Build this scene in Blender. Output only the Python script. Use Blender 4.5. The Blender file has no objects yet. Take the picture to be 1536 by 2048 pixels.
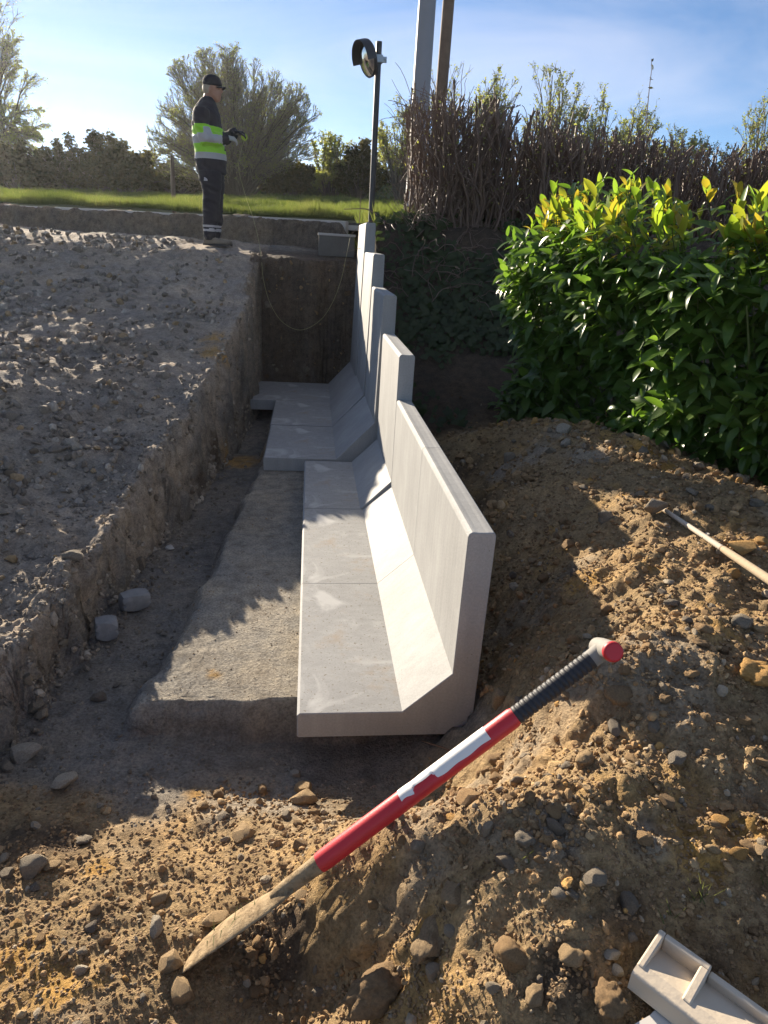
import bpy, math, random
import numpy as np
from mathutils import Vector, Matrix

random.seed(7)
rng = np.random.default_rng(11)
SC = bpy.context.scene
COL = SC.collection
R = math.radians

# ------------------------------------------------------------------ camera
# eye at the origin, +Y along the new wall, +X to its right, +Z up (metres)
F_PX, CX, CY = 1340.0, 768.0, 1024.0
def _n(v): return v / np.linalg.norm(v)
def _cray(px, py): return np.array([(px - CX) / F_PX, (py - CY) / F_PX, 1.0])
_D = _n(_cray(560.0, 4400.0))
_U = _cray(622.0, 484.0); _U = _n(_U - _D * (_U @ _D))
_Z = -_D
_X = np.cross(_U, _Z)
CAMM = np.array([_X, _U, _Z])                 # camera axes (right, down, forward) -> world
cam = bpy.data.cameras.new('camera')
cam.sensor_fit = 'VERTICAL'; cam.sensor_height = 36.0; cam.lens = 36.0 * F_PX / 2048.0
cam.clip_start = 0.05; cam.clip_end = 2000.0
camo = bpy.data.objects.new('camera', cam); COL.objects.link(camo)
_r, _u, _b = CAMM[:, 0], -CAMM[:, 1], -CAMM[:, 2]
camo.matrix_world = Matrix(((_r[0], _u[0], _b[0], 0), (_r[1], _u[1], _b[1], 0), (_r[2], _u[2], _b[2], 0), (0, 0, 0, 1)))
SC.camera = camo

def wdir(px, py): return CAMM @ _cray(px, py)
def at_y(px, py, y):
    d = wdir(px, py); return d * (y / d[1])
def at_z(px, py, z):
    d = wdir(px, py); return d * (z / d[2])
def project(P):
    q = np.asarray(P, float) @ CAMM
    return CX + F_PX * q[..., 0] / q[..., 2], CY + F_PX * q[..., 1] / q[..., 2], q[..., 2]

# ------------------------------------------------------------------ light
SUN_AZ, SUN_EL = R(25.0), R(15.5)             # azimuth to the left of +Y
sun_dir = Vector((-math.sin(SUN_AZ) * math.cos(SUN_EL), math.cos(SUN_AZ) * math.cos(SUN_EL), math.sin(SUN_EL)))
sl = bpy.data.lights.new('sun', 'SUN'); sl.energy = 4.3; sl.angle = R(0.53); sl.color = (1.0, 0.87, 0.69)
so = bpy.data.objects.new('sun', sl); COL.objects.link(so)
so.rotation_euler = (-sun_dir).to_track_quat('-Z', 'Y').to_euler()
world = bpy.data.worlds.new('World'); SC.world = world; world.use_nodes = True
wt = world.node_tree; wt.nodes.clear()
def wn(t): return wt.nodes.new(t)
w_out, w_bg = wn('ShaderNodeOutputWorld'), wn('ShaderNodeBackground')
w_sky = wn('ShaderNodeTexSky'); w_sky.sky_type = 'NISHITA'; w_sky.sun_disc = False
w_sky.sun_elevation = SUN_EL; w_sky.sun_rotation = -SUN_AZ
w_sky.air_density = 0.7; w_sky.dust_density = 0.0; w_sky.ozone_density = 3.4; w_sky.altitude = 50
w_bg.inputs['Strength'].default_value = 0.048
# thin cirrus drawn out across the sky
w_tc, w_map = wn('ShaderNodeTexCoord'), wn('ShaderNodeMapping')
w_map.inputs['Rotation'].default_value = (R(0), R(22), R(20)); w_map.inputs['Scale'].default_value = (1.1, 1.6, 5.0)
w_no = wn('ShaderNodeTexNoise'); w_no.inputs['Scale'].default_value = 1.7; w_no.inputs['Detail'].default_value = 7; w_no.inputs['Roughness'].default_value = 0.52; w_no.inputs['Distortion'].default_value = 0.7
w_rmp = wn('ShaderNodeValToRGB'); w_rmp.color_ramp.elements[0].position = 0.36; w_rmp.color_ramp.elements[1].position = 0.85
w_rmp.color_ramp.elements[1].color = (0.55, 0.55, 0.55, 1)
w_mix = wn('ShaderNodeMixRGB'); w_mix.blend_type = 'MIX'
w_cl = wn('ShaderNodeRGB'); w_cl.outputs[0].default_value = (6.6, 6.7, 7.5, 1)
wt.links.new(w_tc.outputs['Generated'], w_map.inputs['Vector']); wt.links.new(w_map.outputs[0], w_no.inputs['Vector'])
wt.links.new(w_no.outputs['Fac'], w_rmp.inputs['Fac']); wt.links.new(w_rmp.outputs[0], w_mix.inputs['Fac'])
wt.links.new(w_sky.outputs[0], w_mix.inputs['Color1']); wt.links.new(w_cl.outputs[0], w_mix.inputs['Color2'])
wt.links.new(w_mix.outputs[0], w_bg.inputs['Color']); wt.links.new(w_bg.outputs[0], w_out.inputs['Surface'])
vs = SC.view_settings
vs.view_transform = 'Standard'; vs.look = 'None'; vs.gamma = 1.0; vs.use_curve_mapping = False
vs.exposure = 1.72
SC.cycles.max_bounces = 6; SC.cycles.diffuse_bounces = 3; SC.cycles.glossy_bounces = 2
SC.cycles.transparent_max_bounces = 6; SC.cycles.use_denoising = True

# ------------------------------------------------------------------ noise
def _hash(i, j, k, s):
    h = (i * 374761393 + j * 668265263 + k * 2147483647 + s * 974634777) & 0xFFFFFFFF
    h = ((h ^ (h >> 13)) * 1274126177) & 0xFFFFFFFF
    return ((h ^ (h >> 16)) & 0xFFFF) / 65535.0
def vnoise(x, y, z=None, s=0):
    x = np.asarray(x, float); y = np.asarray(y, float)
    z = np.zeros_like(x) if z is None else np.asarray(z, float)
    xi, yi, zi = np.floor(x).astype(np.int64), np.floor(y).astype(np.int64), np.floor(z).astype(np.int64)
    xf, yf, zf = x - xi, y - yi, z - zi
    xf, yf, zf = [t * t * t * (t * (t * 6 - 15) + 10) for t in (xf, yf, zf)]
    o = 0
    for a in (0, 1):
        for b in (0, 1):
            for c in (0, 1):
                o = o + _hash(xi + a, yi + b, zi + c, s) * (xf if a else 1 - xf) * (yf if b else 1 - yf) * (zf if c else 1 - zf)
    return o * 2 - 1
def fbm(x, y, z=None, f=1.0, o=3, s=0, billow=False):
    r, a, t = 0, 1.0, 0
    for i in range(o):
        n = vnoise(np.asarray(x) * f, np.asarray(y) * f, None if z is None else np.asarray(z) * f, s + i * 17)
        r = r + a * ((1 - 2 * np.abs(n)) if billow else n); t += a; a *= 0.5; f *= 2.03
    return r / t
def sstep(a, b, x):
    t = np.clip((np.asarray(x, float) - a) / (b - a), 0, 1); return t * t * (3 - 2 * t)

# ------------------------------------------------------------------ mesh helpers
def mesh_from(name, V, polys, mat=None, smooth=False, mats=None, midx=None, attr=None):
    """V (n,3) array; polys an (m,k) int array or a list of such arrays."""
    V = np.ascontiguousarray(V, dtype=np.float32)
    if not isinstance(polys, list) or (len(polys) and isinstance(polys[0], tuple)): polys = [polys]
    polys = [np.asarray(p, np.int32) for p in polys if len(p)]
    me = bpy.data.meshes.new(name)
    me.vertices.add(len(V)); me.vertices.foreach_set('co', V.ravel())
    loops = np.concatenate([p.ravel() for p in polys]); cnt = np.concatenate([np.full(len(p), p.shape[1], np.int32) for p in polys])
    st = np.concatenate([[0], np.cumsum(cnt)[:-1]]).astype(np.int32)
    me.loops.add(len(loops)); me.loops.foreach_set('vertex_index', loops)
    me.polygons.add(len(cnt)); me.polygons.foreach_set('loop_start', st)
    me.polygons.foreach_set('use_smooth', np.full(len(cnt), bool(smooth)))
    for m in (mats or ([mat] if mat else [])): me.materials.append(m)
    if midx is not None: me.polygons.foreach_set('material_index', np.asarray(midx, np.int32))
    me.update(calc_edges=True)
    if attr:
        for k, A in attr.items():
            ca = me.attributes.new(k, 'FLOAT_COLOR', 'POINT')
            A = np.asarray(A, np.float32)
            if A.shape[1] == 3: A = np.concatenate([A, np.ones((len(A), 1), np.float32)], 1)
            ca.data.foreach_set('color', np.ascontiguousarray(A).ravel())
    return me
def link(name, me, parent=None, loc=None):
    o = bpy.data.objects.new(name, me); COL.objects.link(o)
    if parent is not None: o.parent = parent
    if loc is not None: o.location = loc
    return o
def tag(o, label=None, cat=None, group=None, kind=None):
    if label: o['label'] = label
    if cat: o['category'] = cat
    if group: o['group'] = group
    if kind: o['kind'] = kind
    return o
def empty(name, loc, label, cat, group=None):
    o = bpy.data.objects.new(name, None); COL.objects.link(o); o.location = tuple(loc); o.empty_display_size = 0.1
    return tag(o, label, cat, group)
class MB:
    """collects geometry in world or local coordinates and links it as one mesh object"""
    def __init__(s): s.V, s.P, s.M, s.n = [], {}, {}, 0
    def add(s, V, F, m=0):
        V = np.asarray(V, float); F = np.asarray(F, int)
        k = F.shape[1]
        s.V.append(V); s.P.setdefault(k, []).append(F + s.n); s.M.setdefault(k, []).append(np.full(len(F), m)); s.n += len(V)
    def box(s, lo, hi, m=0):
        (a, b, c), (d, e, f) = lo, hi
        s.add([(a, b, c), (d, b, c), (d, e, c), (a, e, c), (a, b, f), (d, b, f), (d, e, f), (a, e, f)],
              [(0, 3, 2, 1), (4, 5, 6, 7), (0, 1, 5, 4), (1, 2, 6, 5), (2, 3, 7, 6), (3, 0, 4, 7)], m)
    def tube(s, pts, rad, n=10, m=0, cap=True):
        V, F = tubes(np.asarray(pts, float)[None], np.asarray(rad, float)[None], n)
        s.add(V, F, m)
        if cap:
            for k in (0, len(pts) - 1):
                ring = list(range(k * n, k * n + n)); c = len(V)
                s.add(np.vstack([V[ring], [pts[k]]]), [((i + 1) % n, i, n) if k == 0 else (i, (i + 1) % n, n) for i in range(n)], m)
    def build(s, name, mats, parent=None, smooth=False, origin=None, bevel=0):
        V = np.concatenate(s.V)
        if origin is not None: V = V - np.asarray(origin)
        ks = sorted(s.P)
        me = mesh_from(name, V, [np.concatenate(s.P[k]) for k in ks], mats=mats if isinstance(mats, list) else [mats], smooth=smooth,
                       midx=np.concatenate([np.concatenate(s.M[k]) for k in ks]))
        o = link(name, me, parent)
        if bevel:
            b = o.modifiers.new('bevel', 'BEVEL'); b.width = bevel; b.segments = 2; b.limit_method = 'ANGLE'
        return o
def tubes(P, rad, n=3):
    """P (B,K,3) polylines, rad (B,K) -> open tubes"""
    B, K, _ = P.shape
    T = np.gradient(P, axis=1); T /= (np.linalg.norm(T, axis=2, keepdims=True) + 1e-9)
    ref = np.where(np.abs(T[..., 2:3]) < 0.9, np.array([0, 0, 1.0]), np.array([1.0, 0, 0]))
    ref = np.repeat(ref[:, :1], K, 1)
    A = np.cross(T, ref); A /= (np.linalg.norm(A, axis=2, keepdims=True) + 1e-9)
    Bn = np.cross(T, A)
    th = np.arange(n) * 2 * np.pi / n
    V = P[:, :, None] + rad[:, :, None, None] * (np.cos(th)[None, None, :, None] * A[:, :, None] + np.sin(th)[None, None, :, None] * Bn[:, :, None])
    idx = np.arange(B * K * n).reshape(B, K, n)
    a, b = idx[:, :-1], idx[:, 1:]
    F = np.stack([a, np.roll(a, -1, 2), np.roll(b, -1, 2), b], -1).reshape(-1, 4)
    return V.reshape(-1, 3), F

# ------------------------------------------------------------------ materials
def new_mat(name):
    m = bpy.data.materials.new(name); m.use_nodes = True
    nt = m.node_tree; b = nt.nodes['Principled BSDF']
    return m, nt, b
def nd(nt, t, **kw):
    n = nt.nodes.new(t)
    for k, v in kw.items():
        if hasattr(n, k): setattr(n, k, v)
        else: n.inputs[k].default_value = v
    return n
def ramp(nt, fac, stops):
    r = nt.nodes.new('ShaderNodeValToRGB'); e = r.color_ramp.elements
    while len(e) < len(stops): e.new(0.5)
    for q, (p, c) in zip(e, stops): q.position = p; q.color = (*c, 1) if len(c) == 3 else c
    nt.links.new(fac, r.inputs['Fac']); return r.outputs[0]
def noise(nt, scale, detail=4, rough=0.55, coord=None, vec=None, dist=0):
    n = nd(nt, 'ShaderNodeTexNoise'); n.inputs['Scale'].default_value = scale; n.inputs['Detail'].default_value = detail
    n.inputs['Roughness'].default_value = rough; n.inputs['Distortion'].default_value = dist
    if vec is not None: nt.links.new(vec, n.inputs['Vector'])
    else:
        t = nd(nt, 'ShaderNodeTexCoord'); nt.links.new(t.outputs[coord or 'Object'], n.inputs['Vector'])
    return n.outputs['Fac']
def mixc(nt, fac, a, b, mode='MIX'):
    m = nd(nt, 'ShaderNodeMixRGB'); m.blend_type = mode
    for i, v in (('Fac', fac), ('Color1', a), ('Color2', b)):
        if isinstance(v, (int, float)): m.inputs[i].default_value = v
        elif isinstance(v, tuple): m.inputs[i].default_value = (*v, 1) if len(v) == 3 else v
        else: nt.links.new(v, m.inputs[i])
    return m.outputs[0]
def math_(nt, op, a, b=0.0):
    m = nd(nt, 'ShaderNodeMath', operation=op)
    for i, v in enumerate((a, b)):
        if isinstance(v, (int, float)): m.inputs[i].default_value = v
        else: nt.links.new(v, m.inputs[i])
    return m.outputs[0]
def bump(nt, bsdf, h, strength=0.5, dist=0.01):
    b = nd(nt, 'ShaderNodeBump'); b.inputs['Strength'].default_value = strength; b.inputs['Distance'].default_value = dist
    nt.links.new(h, b.inputs['Height']); nt.links.new(b.outputs[0], bsdf.inputs['Normal'])
def simple(name, col, rough=0.6, var=0.12, scale=8, bumpd=0.0, bscale=40, metal=0.0, spec=0.5):
    m, nt, b = new_mat(name)
    c = mixc(nt, noise(nt, scale, 5), tuple(x * (1 - var) for x in col), tuple(min(1, x * (1 + var)) for x in col))
    nt.links.new(c, b.inputs['Base Color']); b.inputs['Roughness'].default_value = rough; b.inputs['Metallic'].default_value = metal
    b.inputs['Specular IOR Level'].default_value = spec
    if bumpd: bump(nt, b, noise(nt, bscale, 5), 0.6, bumpd)
    return m
def soil_material():
    # 'soil' attribute: colour by kind of earth, plus shade painted into some hollows
    m, nt, b = new_mat('soil')
    a = nd(nt, 'ShaderNodeAttribute', attribute_name='soil')
    n1 = noise(nt, 14, 8, 0.65); n2 = noise(nt, 90, 5, 0.7); n3 = noise(nt, 3.1, 5, 0.6)
    v = ramp(nt, n1, [(0.30, (0.62, 0.60, 0.58)), (0.52, (1.0, 1.0, 1.0)), (0.72, (1.32, 1.28, 1.2))])
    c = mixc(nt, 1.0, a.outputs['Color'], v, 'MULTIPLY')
    v2 = ramp(nt, n2, [(0.32, (0.6, 0.6, 0.6)), (0.62, (1.2, 1.2, 1.2))])
    c = mixc(nt, 1.0, c, v2, 'MULTIPLY')
    v3 = ramp(nt, n3, [(0.35, (0.82, 0.84, 0.88)), (0.65, (1.12, 1.06, 0.98))])
    c = mixc(nt, 1.0, c, v3, 'MULTIPLY')
    nt.links.new(c, b.inputs['Base Color']); b.inputs['Roughness'].default_value = 0.95; b.inputs['Specular IOR Level'].default_value = 0.2
    h = math_(nt, 'ADD', math_(nt, 'MULTIPLY', noise(nt, 45, 6, 0.7), 1.0), math_(nt, 'MULTIPLY', noise(nt, 160, 4, 0.7), 0.5))
    bump(nt, b, h, 0.9, 0.022)
    return m
def stone_material(name='stone', dusty=True):
    m, nt, b = new_mat(name)
    a = nd(nt, 'ShaderNodeAttribute', attribute_name='tint')
    oi = nd(nt, 'ShaderNodeObjectInfo')
    n1 = noise(nt, 9, 7, 0.65); n2 = noise(nt, 55, 5, 0.7)
    c = mixc(nt, 1.0, a.outputs['Color'], ramp(nt, n1, [(0.3, (0.68, 0.66, 0.64)), (0.7, (1.25, 1.2, 1.12))]), 'MULTIPLY')
    c = mixc(nt, 1.0, c, ramp(nt, n2, [(0.3, (0.7, 0.7, 0.7)), (0.7, (1.18, 1.18, 1.18))]), 'MULTIPLY')
    c = mixc(nt, 1.0, c, ramp(nt, oi.outputs['Random'], [(0, (0.85, 0.85, 0.87)), (1, (1.15, 1.12, 1.06))]), 'MULTIPLY')
    c = mixc(nt, 1.0, c, (1.22, 1.22, 1.22), 'MULTIPLY')
    nt.links.new(c, b.inputs['Base Color']); b.inputs['Roughness'].default_value = 0.9; b.inputs['Specular IOR Level'].default_value = 0.25
    bump(nt, b, math_(nt, 'ADD', noise(nt, 60, 6, 0.7), math_(nt, 'MULTIPLY', noise(nt, 18, 3), 0.8)), 0.7, 0.012)
    return m
M = {}
M['soil'] = soil_material()
M['stone'] = stone_material()

# ------------------------------------------------------------------ terrain
LIPY = np.array([-9, 0.0, 1.2, 2.2, 3.0, 3.9, 5.0, 6.2, 7.5, 8.5, 9.5, 14])
LIPX = np.array([-1.6, -1.5, -1.25, -1.13, -1.04, -0.97, -0.86, -0.76, -0.66, -0.58, -0.55, -0.5])
LIPZ = np.array([-1.66, -1.64, -1.56, -1.50, -1.46, -1.36, -1.16, -0.93, -0.56, -0.2, -0.08, -0.05])
TOEX = np.array([-1.45, -1.40, -1.17, -1.07, -0.985, -0.88, -0.735, -0.64, -0.60, -0.55, -0.5, -0.45])
def lipx(y): return np.interp(y, LIPY, LIPX)
def toex(y): return np.interp(y, LIPY, TOEX)
def road_y(x): return 12.4 + (x + 5.0) * (9.3 - 12.4) / 5.5      # edge of the road, oblique
Z_ROAD = 0.25
# control points of the spoil heap and the ground before the wall, in metres
def _c(px, py, y): return tuple(at_y(px, py, y))
HP = [_c(890, 880, 4.8), _c(1000, 862, 4.6), _c(1100, 845, 4.2), _c(1250, 870, 3.7), _c(1380, 960, 3.0), _c(1536, 1000, 2.7),
      _c(1000, 1000, 3.3), _c(1180, 1000, 3.0), _c(1300, 1015, 2.7), _c(1536, 1200, 1.9), (0.86, 1.58, -1.02), (0.68, 1.9, -1.5),
      _c(1330, 1400, 1.4), (1.17, 1.25, -1.10), (0.80, 2.5, -1.60), (0.82, 3.2, -1.58), (0.86, 4.0, -1.60), (0.95, 4.9, -1.5),
      (1.05, 2.3, -1.18), (1.25, 2.0, -1.03), (1.6, 1.5, -1.02), (2.4, 2.0, -1.0), (2.6, 3.2, -1.15), (2.3, 4.2, -1.15),
      (0.50, 1.62, -1.66), (0.62, 1.45, -1.36), (0.80, 1.25, -1.16), (0.44, 1.38, -1.36), (0.12, 1.30, -1.46), (0.13, 1.215, -1.395), (0.22, 1.20, -1.335), (0.32, 1.22, -1.265),
      (0.45, 1.14, -1.19), (0.65, 1.10, -1.13), (0.95, 1.05, -1.14), (0.24, 1.05, -1.42), (1.3, 1.0, -1.15),
      (0.09, 1.06, -1.69), (-0.02, 1.15, -1.72), (0.03, 0.92, -1.73), (0.27, 0.85, -1.40), (0.52, 0.80, -1.245), (0.85, 0.75, -1.26), (1.2, 0.7, -1.24),
      (0.34, 0.4, -1.45), (0.9, 0.3, -1.38), (-0.2, 0.8, -1.66), (-0.35, 1.05, -1.64), (-0.2, 1.4, -1.68), (-0.7, 0.9, -1.60), (-0.9, 1.5, -1.70),
      (0.06, 1.75, -1.80), (-0.4, 1.8, -1.80), (-0.9, 2.0, -1.78), (0.4, 1.9, -1.84), (-0.2, 0.1, -1.62), (-1.2, 0.4, -1.6), (2.0, 0.2, -1.3),
      (0.3, 2.4, -1.85), (0.3, 4, -1.85), (-0.5, 3, -1.79), (-0.4, 5, -1.78), (0.3, 6, -1.83), (-0.4, 7.6, -1.8), (0.5, 8.2, -1.8), (-1, 3, -1.76),
      (0.2, -2, -1.6), (-3, -2, -1.6), (4, -2, -1.3), (4.5, 2, -0.9), (4.5, 5, -0.9)]
HP = np.array(HP)
def _rbf_fit(P, lam=2e-3):
    d = np.linalg.norm(P[:, None, :2] - P[None, :, :2], axis=2)
    K = d + lam * np.eye(len(P)) * 10
    A = np.block([[K, np.ones((len(P), 1))], [np.ones((1, len(P))), np.zeros((1, 1))]])
    return np.linalg.solve(A, np.append(P[:, 2], 0))
_RB = _rbf_fit(HP)
def rbf(x, y):
    o = np.full(np.shape(x), _RB[-1])
    for (a, b, _), w in zip(HP, _RB[:-1]): o = o + w * np.sqrt((x - a) ** 2 + (y - b) ** 2 + 0.004)
    return o
BEDX = ([2.2, 2.9, 3.47, 4.42, 5.0, 7.2], [-0.66, -0.56, -0.51, -0.46, -0.38, -0.36])
def bed_mask(x, y):
    bx = np.interp(y, *BEDX) + 0.02 * vnoise(x * 0 + 3, y * 6) + 0.008 * vnoise(x * 0, y * 25)
    return sstep(-0.05, 0.035, x - bx) * sstep(2.16, 2.225, y + 0.02 * vnoise(x * 9, x * 0)) * (1 - sstep(0.64, 0.66, x)) * (1 - sstep(8.15, 8.25, y))
def back_bank(x, y):
    # natural slope behind the wall, up to the hedge
    yb = 8.3 - 0.10 * np.clip(x - 0.6, 0, 4) - 0.22 * np.clip(x - 2.6, 0, 4)
    t = (y - (yb - 2.9)) / 2.9
    t = np.clip(t, 0, 1)
    return -1.42 + 1.66 * (0.35 * t + 0.65 * t ** 2.2)
def H0(x, y):
    """smooth ground height"""
    x = np.asarray(x, float); y = np.asarray(y, float)
    floor = rbf(x, y)
    floor = np.where((x < 0.64) & (y > 2.0), np.minimum(floor, -1.76), floor)
    floor = floor + (-1.702 - floor) * bed_mask(x, y)
    # heap and bank behind the wall
    rm = sstep(0.62, 0.72, x)
    bb = back_bank(x, y)
    k = 14.0
    right = np.log(np.exp(k * floor) + np.exp(k * bb)) / k
    right = np.where(y > 3.4, floor + (right - floor) * sstep(3.4, 5.6, y), floor)
    h = floor + (right - floor) * rm
    # back end of the trench
    za = np.interp(y, LIPY, LIPZ) + 0.34 * sstep(0.10, 1.3, lipx(y) - x) * (1 - sstep(3.2, 7.8, y)) * sstep(1.6, 3.0, y)
    yend = 8.36 + 0.05 * vnoise(x * 4, x * 0 + 2)
    endm = sstep(0, 0.14, y - yend) * (1 - rm)
    h = h + (np.maximum(za, -0.2) - h) * endm
    # left bank
    lx, tx = lipx(y), toex(y)
    w = 0.05 * vnoise(y * 3.1, y * 0 + 7) + 0.03 * vnoise(y * 9.0, y * 0 + 1)
    lm = 1 - sstep(0, 1, (x - (lx + w)) / np.maximum(tx - lx, 0.03))
    h = h + (za - h) * lm
    # up to the road
    ry = road_y(x)
    rd = sstep(-0.16, -0.03, y - ry + 0.03 * vnoise(x * 5, x * 0)) * (1 - sstep(0.35, 0.55, x))
    h = np.where(y > 8.6, h + (0.252 - h) * rd, h)
    verge = sstep(8.2, 8.7, y) * sstep(0.6, 0.75, x)
    h = h + (0.235 + 0.02 * np.clip(y - 9, 0, 9) - h) * verge
    return h
def zones(x, y):
    lx, tx = lipx(y), toex(y)
    left = 1 - sstep(-0.02, 0.03, x - 0.5 * (lx + tx))
    left = left * sstep(0.9, 1.9, y + 0.3 * vnoise(x * 2, y * 2))
    bed = bed_mask(x, y)
    rm = sstep(0.6, 0.72, x)
    trench = (1 - left) * (1 - rm) * sstep(1.6, 1.95, y + 0.2 * vnoise(x * 4, y * 4)) * (1 - bed)
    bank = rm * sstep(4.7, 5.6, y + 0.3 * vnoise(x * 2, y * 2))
    heap = np.clip(1 - left - bed - trench - bank, 0, 1)
    return left, bed, trench, bank, heap
def relief(x, y):
    left, bed, trench, bank, heap = zones(x, y)
    lx, tx = lipx(y), toex(y)
    face = np.exp(-((x - 0.5 * (lx + tx)) / 0.11) ** 2) * sstep(1.0, 2, y) * (1 - sstep(9, 9.4, y))
    r = left * (0.035 * fbm(x, y, f=2.2, o=2, s=3) + 0.034 * fbm(x, y, f=9, o=3, s=5) + 0.010 * fbm(x, y, f=34, o=2, s=8, billow=True))
    k = 0.45 + 0.55 * sstep(-1.72, -1.45, H0(x, y))
    r = r + heap * k * (0.032 * fbm(x, y, f=2.6, o=2, s=21) + 0.036 * fbm(x, y, f=7.5, o=4, s=23) + 0.024 * fbm(x, y, f=21, o=3, s=25))
    r = r + trench * (0.018 * fbm(x, y, f=4, o=2, s=31) + 0.009 * fbm(x, y, f=22, o=3, s=33))
    r = r + bed * (0.006 * fbm(x, y, f=7, o=2, s=41) + 0.0045 * fbm(x, y, f=70, o=2, s=43))
    r = r + bank * (0.05 * fbm(x, y, f=3, o=3, s=51) + 0.02 * fbm(x, y, f=14, o=3, s=53, billow=True))
    edge = 4 * bed * (1 - bed)
    r = r + edge * (0.02 * fbm(x, y, f=22, o=3, s=61, billow=True)) + face * 0.03 * fbm(x, y, f=12, o=3, s=63)
    near_wall = sstep(0.0, 0.02, x + 0.36) * (1 - sstep(0.62, 0.66, x)) * sstep(1.95, 2.0, y) * (1 - sstep(8.2, 8.3, y))
    return r * np.where(near_wall > 0.5, 0.2, 1.0)
def H(x, y): return H0(x, y) + relief(x, y)
def hit(px, py, y0=0.55, y1=14.0):
    """where the line of sight through a point of the photograph meets the ground"""
    d = wdir(px, py); d = d / d[1]
    ys = np.exp(np.linspace(np.log(y0), np.log(y1), 900))
    P = ys[:, None] * d[None]
    below = P[:, 2] < H0(P[:, 0], P[:, 1]) + 0.0
    i = np.argmax(below)
    return P[i] if below.any() else P[-1]

def patch(P, c, r, soft=0.5):
    d = np.sqrt(((P - np.asarray(c)[None]) ** 2).sum(1)) / r
    d = d + 0.45 * fbm(P[:, 0], P[:, 1], P[:, 2], f=2.2 / r, o=3, s=77)
    return 1 - sstep(1 - soft, 1.0, d)
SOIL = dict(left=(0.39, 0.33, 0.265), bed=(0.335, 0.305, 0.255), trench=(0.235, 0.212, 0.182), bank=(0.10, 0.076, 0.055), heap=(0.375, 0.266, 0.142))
OCHRE = np.array((0.50, 0.29, 0.075)); GREYD = np.array((0.33, 0.295, 0.245)); DARKB = np.array((0.115, 0.082, 0.056))
OCH = [((430, 705), 0.20), ((425, 680), 0.17), ((1300, 900), 0.16), ((1335, 935), 0.15), ((1165, 1165), 0.10), ((1110, 1060), 0.09), ((1250, 1000), 0.07),
       ((50, 1900), 0.10), ((150, 1960), 0.10), ((430, 1350), 0.05), ((480, 925), 0.30), ((1480, 1090), 0.09), ((1310, 1130), 0.06), ((390, 1590), 0.05),
       ((1400, 1700), 0.10), ((1500, 1650), 0.08), ((860, 1860), 0.05), ((200, 1740), 0.06), ((1000, 1010), 0.06), ((1180, 960), 0.06), ((1450, 1280), 0.07)]
GRY = [((1120, 870), 0.22), ((1180, 910), 0.22), ((1060, 920), 0.20), ((1000, 950), 0.15), ((560, 1590), 0.16), ((480, 1600), 0.15), ((1100, 1670), 0.10), ((1300, 1670), 0.07), ((380, 790), 0.3), ((330, 870), 0.25), ((200, 950), 0.25), ((80, 940), 0.3), ((350, 640), 0.4)]
DRK = [((60, 1700), 0.20), ((150, 1680), 0.12), ((560, 1900), 0.16), ((600, 1840), 0.08), ((1450, 1960), 0.10), ((1250, 1820), 0.08), ((1130, 1980), 0.10), ((950, 1010), 0.3), ((920, 950), 0.3), ((400, 960), 0.15), ((430, 900), 0.2)]  # dark earth, and shade painted in below the blade and behind the wall
def soil_colour(P):
    x, y = P[:, 0], P[:, 1]
    z = zones(x, y)
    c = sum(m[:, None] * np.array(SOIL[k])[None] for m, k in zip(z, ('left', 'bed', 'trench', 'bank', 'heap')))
    v = fbm(x, y, P[:, 2], f=1.7, o=3, s=91)[:, None]
    c = c * (1 + 0.22 * v)
    # mottling of the dug-out earth
    hp = z[4][:, None]
    c = c + hp * sstep(0.15, 0.5, fbm(x, y, P[:, 2], f=4.5, o=3, s=93))[:, None] * (OCHRE - c) * 0.35
    c = c + hp * sstep(0.15, 0.5, fbm(x, y, P[:, 2], f=3.3, o=3, s=95))[:, None] * (GREYD - c) * 0.5
    for L, colr, k in ((GRY, GREYD, 0.8), (DRK, DARKB, 0.8), (OCH, OCHRE, 0.8)):
        for (p, r) in L:
            h = hit(*p); m = patch(P, h, r, 0.75)
            if L is OCH: m = m * sstep(-0.7, 0.0, fbm(x, y, P[:, 2], f=16, o=3, s=97))
            c = c + m[:, None] * (colr - c) * k
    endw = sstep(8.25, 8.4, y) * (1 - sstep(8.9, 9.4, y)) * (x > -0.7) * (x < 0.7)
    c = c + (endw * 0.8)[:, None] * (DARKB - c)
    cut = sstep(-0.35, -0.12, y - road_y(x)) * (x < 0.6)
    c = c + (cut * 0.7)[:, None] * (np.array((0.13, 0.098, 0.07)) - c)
    return np.clip(c, 0.01, 0.8)

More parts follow.
